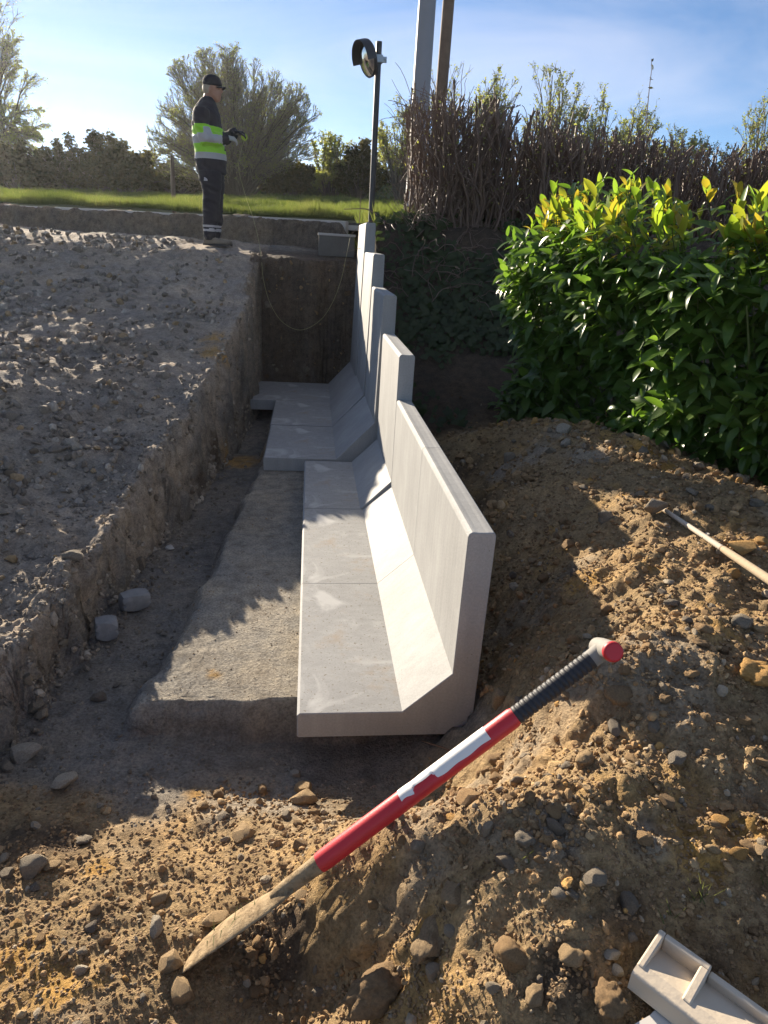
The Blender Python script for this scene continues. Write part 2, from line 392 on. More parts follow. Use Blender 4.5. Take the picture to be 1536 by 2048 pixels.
def build_ground():
    ys = np.exp(np.linspace(np.log(0.55), np.log(13.6), 450))
    ys = np.unique(np.concatenate([[-14, -9, -6, -4, -2.5, -1.5, -0.8, -0.3, 0.0, 0.15, 0.3, 0.42], ys, np.linspace(8.3, 8.62, 34), np.linspace(2.12, 2.26, 24), np.linspace(9.02, 9.4, 44)]))
    rows = []
    for y in ys:
        lx, tx = float(lipx(y)), float(toex(y))
        k = max(y, 0.5) + 0.35
        xmin, xmax = -0.72 * k - 0.45, 1.05 * k + 0.75
        a, b = lx - 0.13, tx + 0.08
        xmin = min(xmin, a - 0.3)
        rows.append(np.concatenate([[-60, -30, -16, xmin - 2.5, xmin - 0.8], np.linspace(xmin, a, 125, endpoint=False), np.linspace(a, b, 56, endpoint=False),
                                    np.linspace(b, 0.55, 120, endpoint=False), np.linspace(0.55, xmax, 265), [xmax + 0.8, xmax + 2.5, 20, 34, 62]]))
    X = np.array(rows); Y = np.repeat(ys[:, None], X.shape[1], 1)
    Y = Y + sstep(8.7, 9.2, Y) * (road_y(np.clip(X, -9, 0.5)) - 9.3)      # far rows run along the road
    r, c = X.shape
    Hs = H(X.ravel(), Y.ravel())
    P = np.stack([X.ravel(), Y.ravel(), Hs], 1)
    # break up the steep faces sideways
    G = P.reshape(r, c, 3); N = np.cross(np.gradient(G, axis=1), np.gradient(G, axis=0)); N /= np.linalg.norm(N, axis=2, keepdims=True) + 1e-9
    N = N.reshape(-1, 3); steep = np.clip(1 - np.abs(N[:, 2]) - 0.25, 0, 0.6) / 0.6
    amp = steep * (0.05 * fbm(P[:, 0], P[:, 1], P[:, 2], f=7, o=3, s=101) + 0.03 * fbm(P[:, 0], P[:, 1], P[:, 2], f=22, o=3, s=103, billow=True)) * (P[:, 1] > 0.5)
    bedm = bed_mask(P[:, 0], P[:, 1]); amp = amp * np.where((P[:, 0] > -0.35) & (P[:, 0] < 0.7) & (P[:, 1] > 2.0) & (P[:, 1] < 8.3), 0.15, 1)
    amp = amp * np.where(bedm > 0.02, 0.35, 1)
    P = P + N * np.sign(N[:, 2:3] + 1e-9) * amp[:, None]
    idx = np.arange(r * c).reshape(r, c)
    F = np.stack([idx[:-1, :-1], idx[:-1, 1:], idx[1:, 1:], idx[1:, :-1]], -1).reshape(-1, 4)
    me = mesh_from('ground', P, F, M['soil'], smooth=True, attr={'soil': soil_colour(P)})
    return tag(link('ground', me), 'dug-over ground of gravel, trench floor and brown spoil', None, None, 'structure')
build_ground()

# ------------------------------------------------------------------ concrete retaining wall
def concrete_material():
    m, nt, b = new_mat('precast_concrete')
    tc = nd(nt, 'ShaderNodeTexCoord')
    mp = nd(nt, 'ShaderNodeMapping'); mp.inputs['Scale'].default_value = (14, 30, 1.3); nt.links.new(tc.outputs['Object'], mp.inputs['Vector'])
    streak = noise(nt, 1.0, 5, 0.6, vec=mp.outputs[0])
    blot = noise(nt, 2.6, 6, 0.6); fine = noise(nt, 120, 3, 0.7)
    c = ramp(nt, blot, [(0.32, (0.268, 0.268, 0.262)), (0.55, (0.305, 0.305, 0.298)), (0.72, (0.345, 0.345, 0.336))])
    c = mixc(nt, 0.55, c, ramp(nt, streak, [(0.3, (0.8, 0.8, 0.8)), (0.7, (1.12, 1.12, 1.12))]), 'MULTIPLY')
    c = mixc(nt, 0.5, c, ramp(nt, fine, [(0.35, (0.8, 0.8, 0.8)), (0.65, (1.1, 1.1, 1.1))]), 'MULTIPLY')
    # small air holes
    vo = nd(nt, 'ShaderNodeTexVoronoi'); vo.inputs['Scale'].default_value = 55; nt.links.new(tc.outputs['Object'], vo.inputs['Vector'])
    hole = ramp(nt, vo.outputs['Distance'], [(0.08, (1, 1, 1)), (0.14, (0, 0, 0))])
    sel = ramp(nt, noise(nt, 7, 3), [(0.52, (0, 0, 0)), (0.62, (1, 1, 1))])
    hm = mixc(nt, 1.0, hole, sel, 'MULTIPLY')
    c = mixc(nt, hm, c, (0.16, 0.14, 0.12))
    # footing tops carry trodden earth
    geo = nd(nt, 'ShaderNodeNewGeometry'); sx = nd(nt, 'ShaderNodeSeparateXYZ'); nt.links.new(geo.outputs['Normal'], sx.inputs[0])
    px = nd(nt, 'ShaderNodeSeparateXYZ'); nt.links.new(geo.outputs['Position'], px.inputs[0])
    up = math_(nt, 'GREATER_THAN', sx.outputs['Z'], 0.9); low = math_(nt, 'LESS_THAN', px.outputs['Z'], -1.5)
    foot = math_(nt, 'MULTIPLY', up, low)
    dirt = ramp(nt, noise(nt, 5.5, 9, 0.72), [(0.55, (0, 0, 0)), (0.72, (0.6, 0.6, 0.6))])
    speck = ramp(nt, noise(nt, 75, 3, 0.6), [(0.62, (0, 0, 0)), (0.68, (1, 1, 1))])
    c = mixc(nt, math_(nt, 'MULTIPLY', foot, dirt), c, (0.27, 0.20, 0.13))
    c = mixc(nt, math_(nt, 'MULTIPLY', foot, math_(nt, 'MULTIPLY', speck, 0.8)), c, (0.13, 0.095, 0.06))
    # lime bloom
    bl = ramp(nt, noise(nt, 3.3, 4, 0.5, dist=1.2), [(0.56, (0, 0, 0)), (0.68, (0.65, 0.65, 0.65))])
    c = mixc(nt, math_(nt, 'MULTIPLY', foot, bl), c, (0.50, 0.495, 0.48))
    nt.links.new(c, b.inputs['Base Color']); b.inputs['Roughness'].default_value = 0.72; b.inputs['Specular IOR Level'].default_value = 0.35
    h = math_(nt, 'SUBTRACT', math_(nt, 'MULTIPLY', fine, 0.35), hm)
    bump(nt, b, h, 0.5, 0.003)
    return m
M['concrete'] = concrete_material()
def wall_element(y0, y1, xl, zt, label, seam=False, chx=(0.362, 0.536), chz=1.428, xstem=0.536, xtop=0.536, thick=0.108, dx=0.0, dz=0.0):
    zb, zs = -1.70 + dz, -1.70 + thick + dz
    r = 0.011
    prof = [(xl + 0.004, zb), (xl, zb + 0.01), (xl, zs - 0.010), (xl + 0.010, zs), (chx[0], zs), (xstem, -chz + dz), (xtop, zt - 0.017), (xtop + 0.004, zt - 0.006), (xtop + 0.014, zt),
            (xtop + 0.022, zt), (xtop + 0.034, zt - 0.0012), (0.632 - 0.036, zt - 0.0012), (0.632 - 0.024, zt), (0.632 - 0.010, zt), (0.632 - 0.002, zt - 0.008), (0.632, zt - 0.02), (0.632, zb)]
    n = len(prof); g = 0.0008; ch = 0.003
    cx, cz = 0.3, -1.3
    V, rings = [], [(y0 + g, ch), (y0 + g + ch, 0), (y1 - g - ch, 0), (y1 - g, ch)]
    if seam == 1: rings[2:] = [(y1 - 0.0013, 0), (y1 - 0.0003, 0.001)]
    if seam == 2: rings[:2] = [(y0 + 0.0003, 0.001), (y0 + 0.0013, 0)]
    P = np.array(prof)
    nxt, prv = np.roll(P, -1, 0), np.roll(P, 1, 0)
    t = nxt - prv; nn = np.stack([t[:, 1], -t[:, 0]], 1); nn /= np.linalg.norm(nn, axis=1, keepdims=True)
    # polygon runs clockwise in X-Z (left side upwards): outward normal
    for (y, ins) in rings:
        Q = P + nn * ins
        V += [(x + dx, y, z) for x, z in Q]
    V = np.array(V)
    F4 = []
    for k in range(3):
        for i in range(n):
            j = (i + 1) % n
            F4.append((k * n + i, (k + 1) * n + i, (k + 1) * n + j, k * n + j))
    o = np.array(((0.632 + xl) / 2, y0, zb))
    bm_caps = [list(range(n)), list(range(3 * n, 4 * n))[::-1]]
    me = bpy.data.meshes.new('retaining_wall_element')
    me.from_pydata([tuple(v - o) for v in V], [], [tuple(f) for f in F4] + bm_caps)
    import bmesh
    bm = bmesh.new(); bm.from_mesh(me); bmesh.ops.recalc_face_normals(bm, faces=bm.faces); bm.to_mesh(me); bm.free()
    me.materials.append(M['concrete'])
    ob = link('retaining_wall_element', me, None, tuple(o))
    return tag(ob, label, 'wall element', 'L-shaped concrete wall elements')
wall_element(2.0, 3.007, -0.024, -0.8675, 'nearest low L-shaped concrete wall element with its cut end facing the shovel', 1)
wall_element(3.008, 4.030, -0.024, -0.8675, 'low L-shaped concrete wall element with pale lime bloom, second from the near end', 2)
wall_element(4.036, 5.045, -0.024, -0.597, 'L-shaped concrete wall element one step taller than the two low ones', chx=(0.345, 0.530), chz=1.40)
wall_element(5.10, 6.11, -0.345, -0.330, 'L-shaped concrete wall element whose long footing sticks out beyond the nearer ones', chx=(0.225, 0.528), chz=1.288, xstem=0.514, xtop=0.532)
wall_element(6.13, 7.145, -0.352, -0.066, 'tall L-shaped concrete wall element behind the first long footing, second from the trench end', chx=(0.225, 0.528), chz=1.288, xstem=0.502, xtop=0.534)
wall_element(7.155, 8.17, -0.615, 0.207, 'tallest L-shaped concrete wall element at the back of the trench before the mirror post', chx=(0.235, 0.50), chz=1.31, xstem=0.492, xtop=0.534)

# ------------------------------------------------------------------ field, road, kerb
def field_z(x, y):
    d = np.clip(y - road_y(np.clip(x, -30, 30)), 0, 400)
    return Z_ROAD - 0.02 + 0.064 * np.clip(d, 0, 40) + 0.8 * sstep(25.5, 28.5, d) - 0.018 * np.clip(d - 40, 0, 400) + 0.16 * fbm(x, y, f=0.22, o=3, s=201) * sstep(1.5, 6, d) + 0.05 * fbm(x, y, f=1.1, o=2, s=203) * sstep(1, 3, d)
def grass_material():
    m, nt, b = new_mat('grass')
    a = nd(nt, 'ShaderNodeTexCoord')
    n1 = noise(nt, 0.9, 5, 0.6); n2 = noise(nt, 30, 3, 0.6)
    c = ramp(nt, n1, [(0.3, (0.065, 0.088, 0.026)), (0.5, (0.105, 0.128, 0.040)), (0.66, (0.15, 0.155, 0.060)), (0.78, (0.17, 0.145, 0.075))])
    c = mixc(nt, 0.6, c, ramp(nt, n2, [(0.3, (0.65, 0.65, 0.6)), (0.7, (1.3, 1.3, 1.2))]), 'MULTIPLY')
    b.inputs['Roughness'].default_value = 0.6; b.inputs['Specular IOR Level'].default_value = 0.3
    nt.links.new(c, b.inputs['Base Color'])
    tr = nd(nt, 'ShaderNodeBsdfTranslucent'); mx = nd(nt, 'ShaderNodeMixShader'); mx.inputs[0].default_value = 0.5
    nt.links.new(mixc(nt, 1.0, c, (1.35, 1.4, 0.95), 'MULTIPLY'), tr.inputs['Color'])
    out = nt.nodes['Material Output']
    nt.links.new(b.outputs[0], mx.inputs[1]); nt.links.new(tr.outputs[0], mx.inputs[2]); nt.links.new(mx.outputs[0], out.inputs['Surface'])
    return m
M['grass'] = grass_material()
M['field_soil'] = simple('field_turf', (0.062, 0.085, 0.022), 0.9, 0.35, 2.0, 0.02, 9)
def build_field():
    us = np.concatenate([[-160, -90, -50], np.linspace(-32, 32, 150), [50, 90, 160]])
    ds = np.concatenate([[2.2, 2.6, 3.0, 3.5], np.linspace(4, 40, 110), [50, 70, 110, 180, 250]])
    X, Dd = np.meshgrid(us, ds)
    Y = road_y(np.clip(X, -30, 30)) + Dd
    Z = field_z(X.ravel(), Y.ravel())
    P = np.stack([X.ravel(), Y.ravel(), Z], 1)
    r, c = X.shape; idx = np.arange(r * c).reshape(r, c)
    F = np.stack([idx[:-1, :-1], idx[:-1, 1:], idx[1:, 1:], idx[1:, :-1]], -1).reshape(-1, 4)
    tag(link('field', mesh_from('field', P, F, M['field_soil'], True)), 'sloping green field across the road', kind='structure')
    # grass blades of the near field
    n = 60000
    d = 2.3 + 26 * rng.random(n) ** 1.7; u = -0.62 + 0.98 * rng.random(n)
    x = u * (10 + d); x = np.where(rng.random(n) < 0.03, 0.6 + 2 * rng.random(n), x)
    y = road_y(x) + d
    z = field_z(x, y)
    tuft = sstep(-0.1, 0.6, fbm(x, y, f=0.8, o=2, s=211))
    h = (0.05 + 0.12 * rng.random(n) * (0.35 + tuft)) * (1 + 0.9 * np.exp(-((d - 2.6) / 0.8) ** 2)) * (1 + d * 0.008)
    w = 0.006 + 0.0011 * d
    th = rng.random(n) * 6.283
    lx, ly = np.cos(th) * h * 0.45, np.sin(th) * h * 0.45
    b0 = np.stack([x - w, y, z - 0.01], 1); b1 = np.stack([x + w, y, z - 0.01], 1); t = np.stack([x + lx, y + ly, z + h], 1)
    V = np.stack([b0, b1, t], 1).reshape(-1, 3); F = np.arange(3 * n).reshape(n, 3)
    tag(link('grass', mesh_from('grass', V, F, M['grass'])), 'sunlit green grass growing over the field', kind='stuff')
build_field()
M['asphalt'] = simple('asphalt', (0.055, 0.054, 0.052), 0.85, 0.2, 6, 0.004, 220)
def strip(name, d0, d1, z, m, label, thick=0.06):
    a, b = road_y(-40) - 0, road_y(0.9)
    mb = MB()
    pts = []
    for x in np.linspace(-40, 2.4, 40): pts.append(x)
    V, F = [], []
    for x in pts:
        y = road_y(x); V += [(x, y + d0, z - thick), (x, y + d0, z), (x, y + d1, z), (x, y + d1, z - thick)]
    for k in range(len(pts) - 1):
        for i in range(4):
            j = (i + 1) % 4; F.append((k * 4 + i, k * 4 + j, k * 4 + 4 + j, k * 4 + 4 + i))
    return tag(link(name, mesh_from(name, np.array(V), np.array(F), m)), label, kind='structure')
strip('road', 0.14, 2.35, 0.255, M['asphalt'], 'narrow asphalt road above the cut bank')
# kerb stones along the cut edge
M['kerb'] = simple('kerb_concrete', (0.44, 0.42, 0.39), 0.85, 0.2, 6, 0.004, 70)
kdir = _n(np.array([5.5, -3.1, 0])); kn = np.array([-kdir[1], kdir[0], 0])
tag(strip('kerb_bed', 0.10, 0.135, 0.225, M['kerb'], 'concrete bed under the kerb'), kind='structure')
kroot = empty('kerb', (-2.0, road_y(-2.0), 0.26), 'low pale concrete kerb along the top of the cut bank by the road', 'kerb')
mb = MB(); mb.box((-0.498, -0.005, -0.14), (0.498, 0.085, 0.008)); kme = None
for k in range(16):
    if k == 0:
        ko = mb.build('kerb_stone', M['kerb'], kroot, bevel=0.008); kme = ko.data
    else:
        ko = link('kerb_stone', kme, kroot); bv = ko.modifiers.new('bevel', 'BEVEL'); bv.width = 0.008; bv.segments = 2
    s = 2.3 - k * 1.003
    p = kdir * s
    ko.location = (p[0], p[1], 0.004 * math.sin(k * 2.1)); ko.rotation_euler = (0, 0, math.atan2(kdir[1], kdir[0]) + 0.006 * math.sin(k * 3.7))
# dark concrete block let into the bank beside the wall
M['dark_concrete'] = simple('weathered_concrete', (0.12, 0.115, 0.105), 0.9, 0.35, 5, 0.006, 60)
mb = MB(); mb.box((0.0, 0, 0), (0.44, 0.30, 0.255)); mb.box((-0.012, -0.014, 0.235), (0.45, 0.31, 0.262), 1)
cb = mb.build('concrete_block', [M['dark_concrete'], M['kerb']], None, bevel=0.006); cb.location = (0.095, 8.88, -0.155)
tag(cb, 'dark concrete block with a pale rim set in the cut bank beside the tallest wall', 'block')

# ------------------------------------------------------------------ poles and mirror
M['steel_grey'] = simple('grey_pole', (0.23, 0.24, 0.265), 0.6, 0.14, 3, 0.002, 60)
M['wood_pole'] = simple('brown_pole_wood', (0.145, 0.10, 0.07), 0.85, 0.35, 9, 0.004, 60)
M['black_metal'] = simple('black_metal', (0.028, 0.029, 0.033), 0.45, 0.15, 9)
M['galv'] = simple('galvanised_steel', (0.36, 0.42, 0.47), 0.45, 0.15, 14, metal=0.4)
M['mirror'], _nt, _b = new_mat('mirror_face'); _b.inputs['Base Color'].default_value = (0.62, 0.60, 0.56, 1); _b.inputs['Metallic'].default_value = 1; _b.inputs['Roughness'].default_value = 0.12
bp = at_y(827, 416, 10.0)
mb = MB(); mb.tube([(0, 0, -0.3), (0, 0, 0.6), (0.0, 0, 3), (0, 0, 7.5)], [0.122, 0.118, 0.107, 0.09], 20)
gp = mb.build('street_pole', M['steel_grey'], None, smooth=True); gp.location = (bp[0] - 0.0, 10.0, bp[2]); tag(gp, 'thick smooth grey pole rising out of frame at the end of the bare hedge', 'pole')
wp = at_y(874, 300, 12.0)
mb = MB(); mb.tube([(0, 0, -1.6), (0, 0, 1), (0.02, 0, 7)], [0.098, 0.09, 0.075], 14)
po = mb.build('wooden_pole', M['wood_pole'], None, smooth=True); po.location = tuple(wp); tag(po, 'slim brown wooden pole just right of the thick grey pole', 'pole')
mp_ = at_y(742, 441, 8.5)
mr = empty('traffic_mirror', tuple(mp_), 'round traffic mirror with a dark hood on a black post behind the wall end', 'traffic mirror')
mb = MB(); mb.tube([(0, 0, -0.25), (0, 0, 0.9), (0, 0, 1.76)], [0.032, 0.032, 0.032], 14); mb.build('post', M['black_metal'], mr, smooth=True)
# bracket
mz = 1.60
mb = MB(); mb.box((-0.115, -0.012, mz - 0.028), (0.09, 0.012, mz + 0.028)); mb.box((-0.045, -0.046, mz - 0.036), (0.045, 0.046, mz + 0.036)); mb.tube([(0.075, -0.05, mz), (0.075, 0.05, mz)], [0.012, 0.012], 8)
mb.build('bracket', M['galv'], mr, bevel=0.004)
# dish of the mirror: it faces left, towards the road and a little to the camera
ax = Vector((-0.88, -0.36, -0.30)).normalized(); side = ax.cross(Vector((0, 0, 1))).normalized(); upv = side.cross(ax)
cen = Vector((-0.125, -0.02, mz - 0.01)); RAD = 0.172
def dish(prof, n=40, sweep=(0, 2 * math.pi), closed=True):
    V, F = [], []
    kk = n if closed else n + 1
    for (r, h) in prof:
        for i in range(kk):
            t = sweep[0] + (sweep[1] - sweep[0]) * i / n
            p = cen + side * (r * math.cos(t)) + upv * (r * math.sin(t)) + ax * h; V.append(tuple(p))
    for a in range(len(prof) - 1):
        for i in range(n):
            j = (i + 1) % kk; F.append((a * kk + i, a * kk + j, (a + 1) * kk + j, (a + 1) * kk + i))
    return V, F
V, F = dish([(0.001, 0.045), (0.06, 0.04), (0.10, 0.028), (0.14, 0.014), (RAD - 0.012, 0.002)]); mb = MB(); mb.add(V, F); mb.build('mirror_face', M['mirror'], mr, smooth=True)
V, F = dish([(RAD - 0.012, 0.0), (RAD - 0.004, 0.008), (RAD + 0.006, 0.0), (RAD, -0.03), (0.10, -0.05), (0.001, -0.055)]); mb = MB(); mb.add(V, F); mb.build('back_shell', M['black_metal'], mr, smooth=True)
V1, F1 = dish([(RAD + 0.008, -0.02), (RAD + 0.012, 0.0), (RAD + 0.012, 0.085)], 26, (R(-8), R(188)), False)
V2, F2 = dish([(RAD + 0.007, 0.085), (RAD + 0.004, 0.0), (RAD + 0.002, -0.02)], 26, (R(-8), R(188)), False)
mb = MB(); mb.add(V1, F1); mb.add(V2, F2); mb.build('hood', M['black_metal'], mr, smooth=True)
# fence post and thin stake out in the grass
fp = at_y(348, 407, 18.6); fz = float(field_z(np.array([fp[0]]), np.array([18.6]))[0])
mb = MB(); mb.tube([(0, 0, -0.3), (0.0, 0, 0.5), (0.015, 0, fp[2] - fz + 1.05)], [0.055, 0.052, 0.045], 8); fo = mb.build('fence_post', M['wood_pole'], None); fo.location = (fp[0], 18.6, fz)
tag(fo, 'weathered wooden post standing alone in the field left of the worker', 'post')
sp_ = at_y(719, 446, 9.1)
mb = MB(); mb.tube([(0, 0, -0.3), (0.0, 0, 0.15), (0.004, 0, 0.38)], [0.006, 0.006, 0.005], 6); fo = mb.build('thin_stake', M['wood_pole'], None); fo.location = tuple(sp_)
tag(fo, 'thin upright stake in the grass just left of the mirror post', 'stake')

# ------------------------------------------------------------------ shovel
M['red'] = simple('red_fibreglass', (0.52, 0.018, 0.028), 0.45, 0.15, 9, 0.0006, 200)
M['red_cap'] = simple('red_plastic_cap', (0.50, 0.02, 0.03), 0.5, 0.15, 40)
M['grip'] = simple('black_grip', (0.022, 0.022, 0.026), 0.6, 0.35, 30)
M['dust_grey'] = simple('dusty_plastic', (0.22, 0.21, 0.19), 0.8, 0.35, 18, 0.001, 90)
M['white'] = simple('white_sticker', (0.74, 0.72, 0.68), 0.55, 0.10, 14)
M['muddy_steel_plain'] = simple('muddy_steel', (0.26, 0.188, 0.108), 0.9, 0.5, 22, 0.004, 60)
_m, _nt, _b = new_mat('muddy_steel'); M['muddy_steel'] = _m
_c = ramp(_nt, noise(_nt, 26, 7, 0.7), [(0.34, (0.11, 0.078, 0.048)), (0.47, (0.27, 0.195, 0.112)), (0.62, (0.36, 0.27, 0.165)), (0.74, (0.20, 0.185, 0.165))])
_nt.links.new(_c, _b.inputs['Base Color']); _b.inputs['Roughness'].default_value = 0.92; _b.inputs['Specular IOR Level'].default_value = 0.2
bump(_nt, _b, noise(_nt, 55, 6, 0.7), 0.9, 0.006)
M['steel_edge'] = simple('worn_steel', (0.45, 0.40, 0.33), 0.5, 0.2, 16, metal=0.3)
tip = Vector(hit(346, 1946)) * 0.992; hend = Vector(at_y(1212, 1296, 1.33))
ax = (hend - tip).normalized(); L = (hend - tip).length
def sray(px, py):        # point on the line of sight nearest the shaft line
    d = Vector(wdir(px, py)).normalized(); w0 = -tip
    a, b_, c_ = d.dot(d), d.dot(ax), 1.0
    dd, e = d.dot(w0), ax.dot(w0)
    s = (a * e - b_ * dd) / (a * c_ - b_ * b_)
    return s
s_red0, s_red1 = sray(645, 1735), sray(1033, 1448)
toC = (-(tip + ax * L * 0.5)).normalized()
wv = (toC - ax * toC.dot(ax)).normalized()          # from the shaft to the viewer
uv = ax.cross(wv).normalized()
if uv.z < 0: uv = -uv                                # upper side in the picture
sh = empty('shovel', tuple(tip), 'red shovel with black grip and T handle lying across the brown spoil', 'shovel')
def along(s): return ax * s
def ring_tube(name, ss, rr, m, n=20, cap=True):
    mb = MB(); mb.tube([tuple(along(s)) for s in ss], rr, n, cap=cap); return mb.build(name, m, sh, smooth=True)
ring_tube('shaft', [s_red0, s_red0 + 0.02, (s_red0 + s_red1) / 2, s_red1, s_red1 + 0.01], [0.0240, 0.0252, 0.0252, 0.0248, 0.022], M['red'])
# ribbed grip
ss, rr = [], []
ng = 17
s_g1 = L - 0.045
for i in range(ng):
    a = s_red1 + 0.008 + (s_g1 - s_red1 - 0.008) * i / ng; b_ = (s_g1 - s_red1) / ng
    ss += [a, a + b_ * 0.16, a + b_ * 0.30, a + b_ * 0.92]; rr += [0.0208, 0.0208, 0.0228, 0.0228]
ring_tube('grip', ss, rr, M['grip'])
# T handle seen end on
tdir = (wv * 0.93 - uv * 0.28 + ax * 0.05).normalized(); hc = ax * (L - 0.004)
th = None
mb = MB(); mb.tube([tuple(hc + tdir * q) for q in (-0.06, -0.05, -0.02, 0.02, 0.045, 0.052)], [0.019, 0.023, 0.0248, 0.0248, 0.0238, 0.0238], 22)
mb.tube([tuple(ax * q) for q in (s_g1 - 0.01, s_g1 + 0.015, L - 0.015)], [0.0215, 0.0225, 0.0235], 18)
th = mb.build('t_handle', M['dust_grey'], sh, smooth=True)
mb = MB(); mb.tube([tuple(hc + tdir * q) for q in (0.050, 0.056, 0.062, 0.064)], [0.0246, 0.0246, 0.023, 0.019], 24); mb.build('end_cap', M['red_cap'], th, smooth=True)
# torn white sticker wrapped over the upper side of the shaft
s_a, s_b = sray(808, 1602), sray(985, 1480)
V, F = [], []
na, nb = 30, 10
for i in range(na + 1):
    f = i / na; s = s_a + (s_b - s_a) * f
    rad = 0.0252 - 0.0003 * f + 0.0006
    lo = -0.30 + (0.55 * max(0.0, 0.5 - f) * (1 + 0.3 * math.sin(f * 37)) if f < 0.5 else 0.0) + 0.05 * math.sin(f * 23); hi = 1.75 - (0.5 * math.sin(f * 9) ** 2 if f < 0.45 else 0)
    if 0.16 < f < 0.40: lo += 0.55; 
    for j in range(nb + 1):
        t = lo + (hi - lo) * j / nb
        p = ax * s + (wv * math.cos(t) + uv * math.sin(t)) * rad; V.append(tuple(p))
for i in range(na):
    for j in range(nb): a = i * (nb + 1) + j; F.append((a, a + 1, a + nb + 2, a + nb + 1))
mb = MB(); mb.add(V, F); mb.build('sticker', M['white'], sh, smooth=True)
# socket and blade
s_s0 = 0.34
mb = MB(); mb.tube([tuple(along(s)) for s in (s_s0 - 0.04, s_s0, s_s0 + 0.08, s_red0 - 0.005, s_red0 + 0.004)], [0.015, 0.019, 0.0212, 0.0232, 0.0232], 18)
mb.build('socket', M['muddy_steel'], sh, smooth=True)
# blade: a dished plate, cutting edge from the near corner (at the tip) to the far corner
T2 = None
d2 = Vector(wdir(402, 1872)).normalized()
for q in np.linspace(1.2, 2.6, 400):
    c = d2 * q
    if (c - tip).length > 0 and c.length > tip.length and (c - tip).length <= 0.185: T2 = c
edge = (T2 - tip) if T2 else uv * 0.17
edge = (edge - ax * edge.dot(ax) * 0.35)
en = edge.normalized(); bw = edge.length
nrm = ax.cross(en).normalized()
if nrm.dot(wv) < 0: nrm = -nrm
V, F = [], []
nu, nv = 22, 14
mid = en * (bw / 2)
for side_ in (0, 1):
    for i in range(nu + 1):
        f = i / nu; s = 0.0 + f * 0.36
        wloc = bw * (1.0 - 0.45 * f if f < 0.78 else (0.649 - (f - 0.78) / 0.22 * 0.40))
        ctr = mid * max(0.0, 1 - f / 0.97) + Vector((0, 0, 0))
        for j in range(nv + 1):
            g = j / nv - 0.5
            tipcut = 0.018 * (abs(g) * 2) ** 2 * (1 - min(1, f * 3))
            dishh = -0.030 * (1 - (2 * g) ** 2) * (0.35 + 0.65 * math.sin(min(1, f * 1.05) * math.pi * 0.9)) + 0.012
            p = ax * (s + tipcut * (1 - f)) + ctr + en * (g * wloc) - nrm * dishh * 1.0 - nrm * (0.0025 * side_)
            V.append(tuple(p))
m_ = (nu + 1) * (nv + 1)
for i in range(nu):
    for j in range(nv):
        a = i * (nv + 1) + j; F.append((a, a + 1, a + nv + 2, a + nv + 1)); F.append((m_ + a, m_ + a + nv + 1, m_ + a + nv + 2, m_ + a + 1))
for i in range(nu):
    for j in (0, nv):
        a = i * (nv + 1) + j; F.append((a, a + nv + 1, m_ + a + nv + 1, m_ + a))
for j in range(nv): F.append((j, j + 1, m_ + j + 1, m_ + j))
mb = MB(); mb.add(V, F); mb.build('blade', M['muddy_steel'], sh, smooth=True)
tip_world, ax_shovel, en_shovel = tip, ax.copy(), en.copy()

# ------------------------------------------------------------------ beige moulded channel at the lower right, on a white sheet
M['beige'] = simple('beige_moulding', (0.53, 0.45, 0.345), 0.65, 0.14, 9, 0.002, 60)
M['white_sheet'] = simple('white_sheet', (0.66, 0.62, 0.56), 0.7, 0.08, 5)
zt = -1.185
Lc, Ac, Rc = Vector(at_z(1264, 1942, zt)), Vector(at_z(1349, 1880, zt)), Vector(at_z(1400, 2048, zt))
e1 = (Rc - Lc).normalized(); e2 = (Ac - Lc); wid = e2.length; e2 = (e2 - e1 * e2.dot(e1)).normalized()
if e1.cross(e2).z < 0: e3 = -e1.cross(e2)
else: e3 = e1.cross(e2)
ch = empty('moulded_channel', tuple(Lc - Vector((0, 0, 0.05))), 'beige moulded channel with an open square pocket at its end, lower right corner', 'channel')
MX = Matrix((e1, e2, e3)).transposed()
def lbox(mb, lo, hi, m=0):
    (a, b, c), (d, e, f) = lo, hi
    V = [(a, b, c), (d, b, c), (d, e, c), (a, e, c), (a, b, f), (d, b, f), (d, e, f), (a, e, f)]
    V = [tuple(MX @ Vector(v) + Vector((0, 0, 0.05))) for v in V]
    mb.add(V, [(0, 3, 2, 1), (4, 5, 6, 7), (0, 1, 5, 4), (1, 2, 6, 5), (2, 3, 7, 6), (3, 0, 4, 7)], m)
cell = 0.098
cs = [(0, -0.046), (wid, -0.046), (wid, -0.036), (0.030, -0.003), (0.004, -0.003), (0, -0.007)]
V = [tuple(MX @ Vector((xx, yy, zz)) + Vector((0, 0, 0.05))) for xx in (0.0, 0.9) for yy, zz in cs]
mb = MB(); mb.add(V, [(i, (i + 1) % 6, 6 + (i + 1) % 6, 6 + i) for i in range(6)]); mb.add(V, [tuple(range(6))[::-1], tuple(range(6, 12))]); mb.build('floor_plate', M['beige'], ch, bevel=0.002)
mb = MB(); lbox(mb, (0.0, 0.0204, -0.0338), (0.013, wid, 0.0)); lbox(mb, (0.0132, wid - 0.014, -0.0338), (cell, wid, 0.0)); lbox(mb, (cell - 0.016, 0.0204, -0.0338), (cell, wid - 0.0142, 0.0)); mb.build('pocket_rim', M['beige'], ch, bevel=0.003)
mb = MB(); lbox(mb, (cell + 0.0003, wid - 0.014, -0.0338), (0.9, wid, -0.012)); mb.build('back_rim', M['beige'], ch, bevel=0.003)
mb = MB(); lbox(mb, (0.0, 0.0, -0.0335), (0.0, 0.0, -0.033)) if False else None
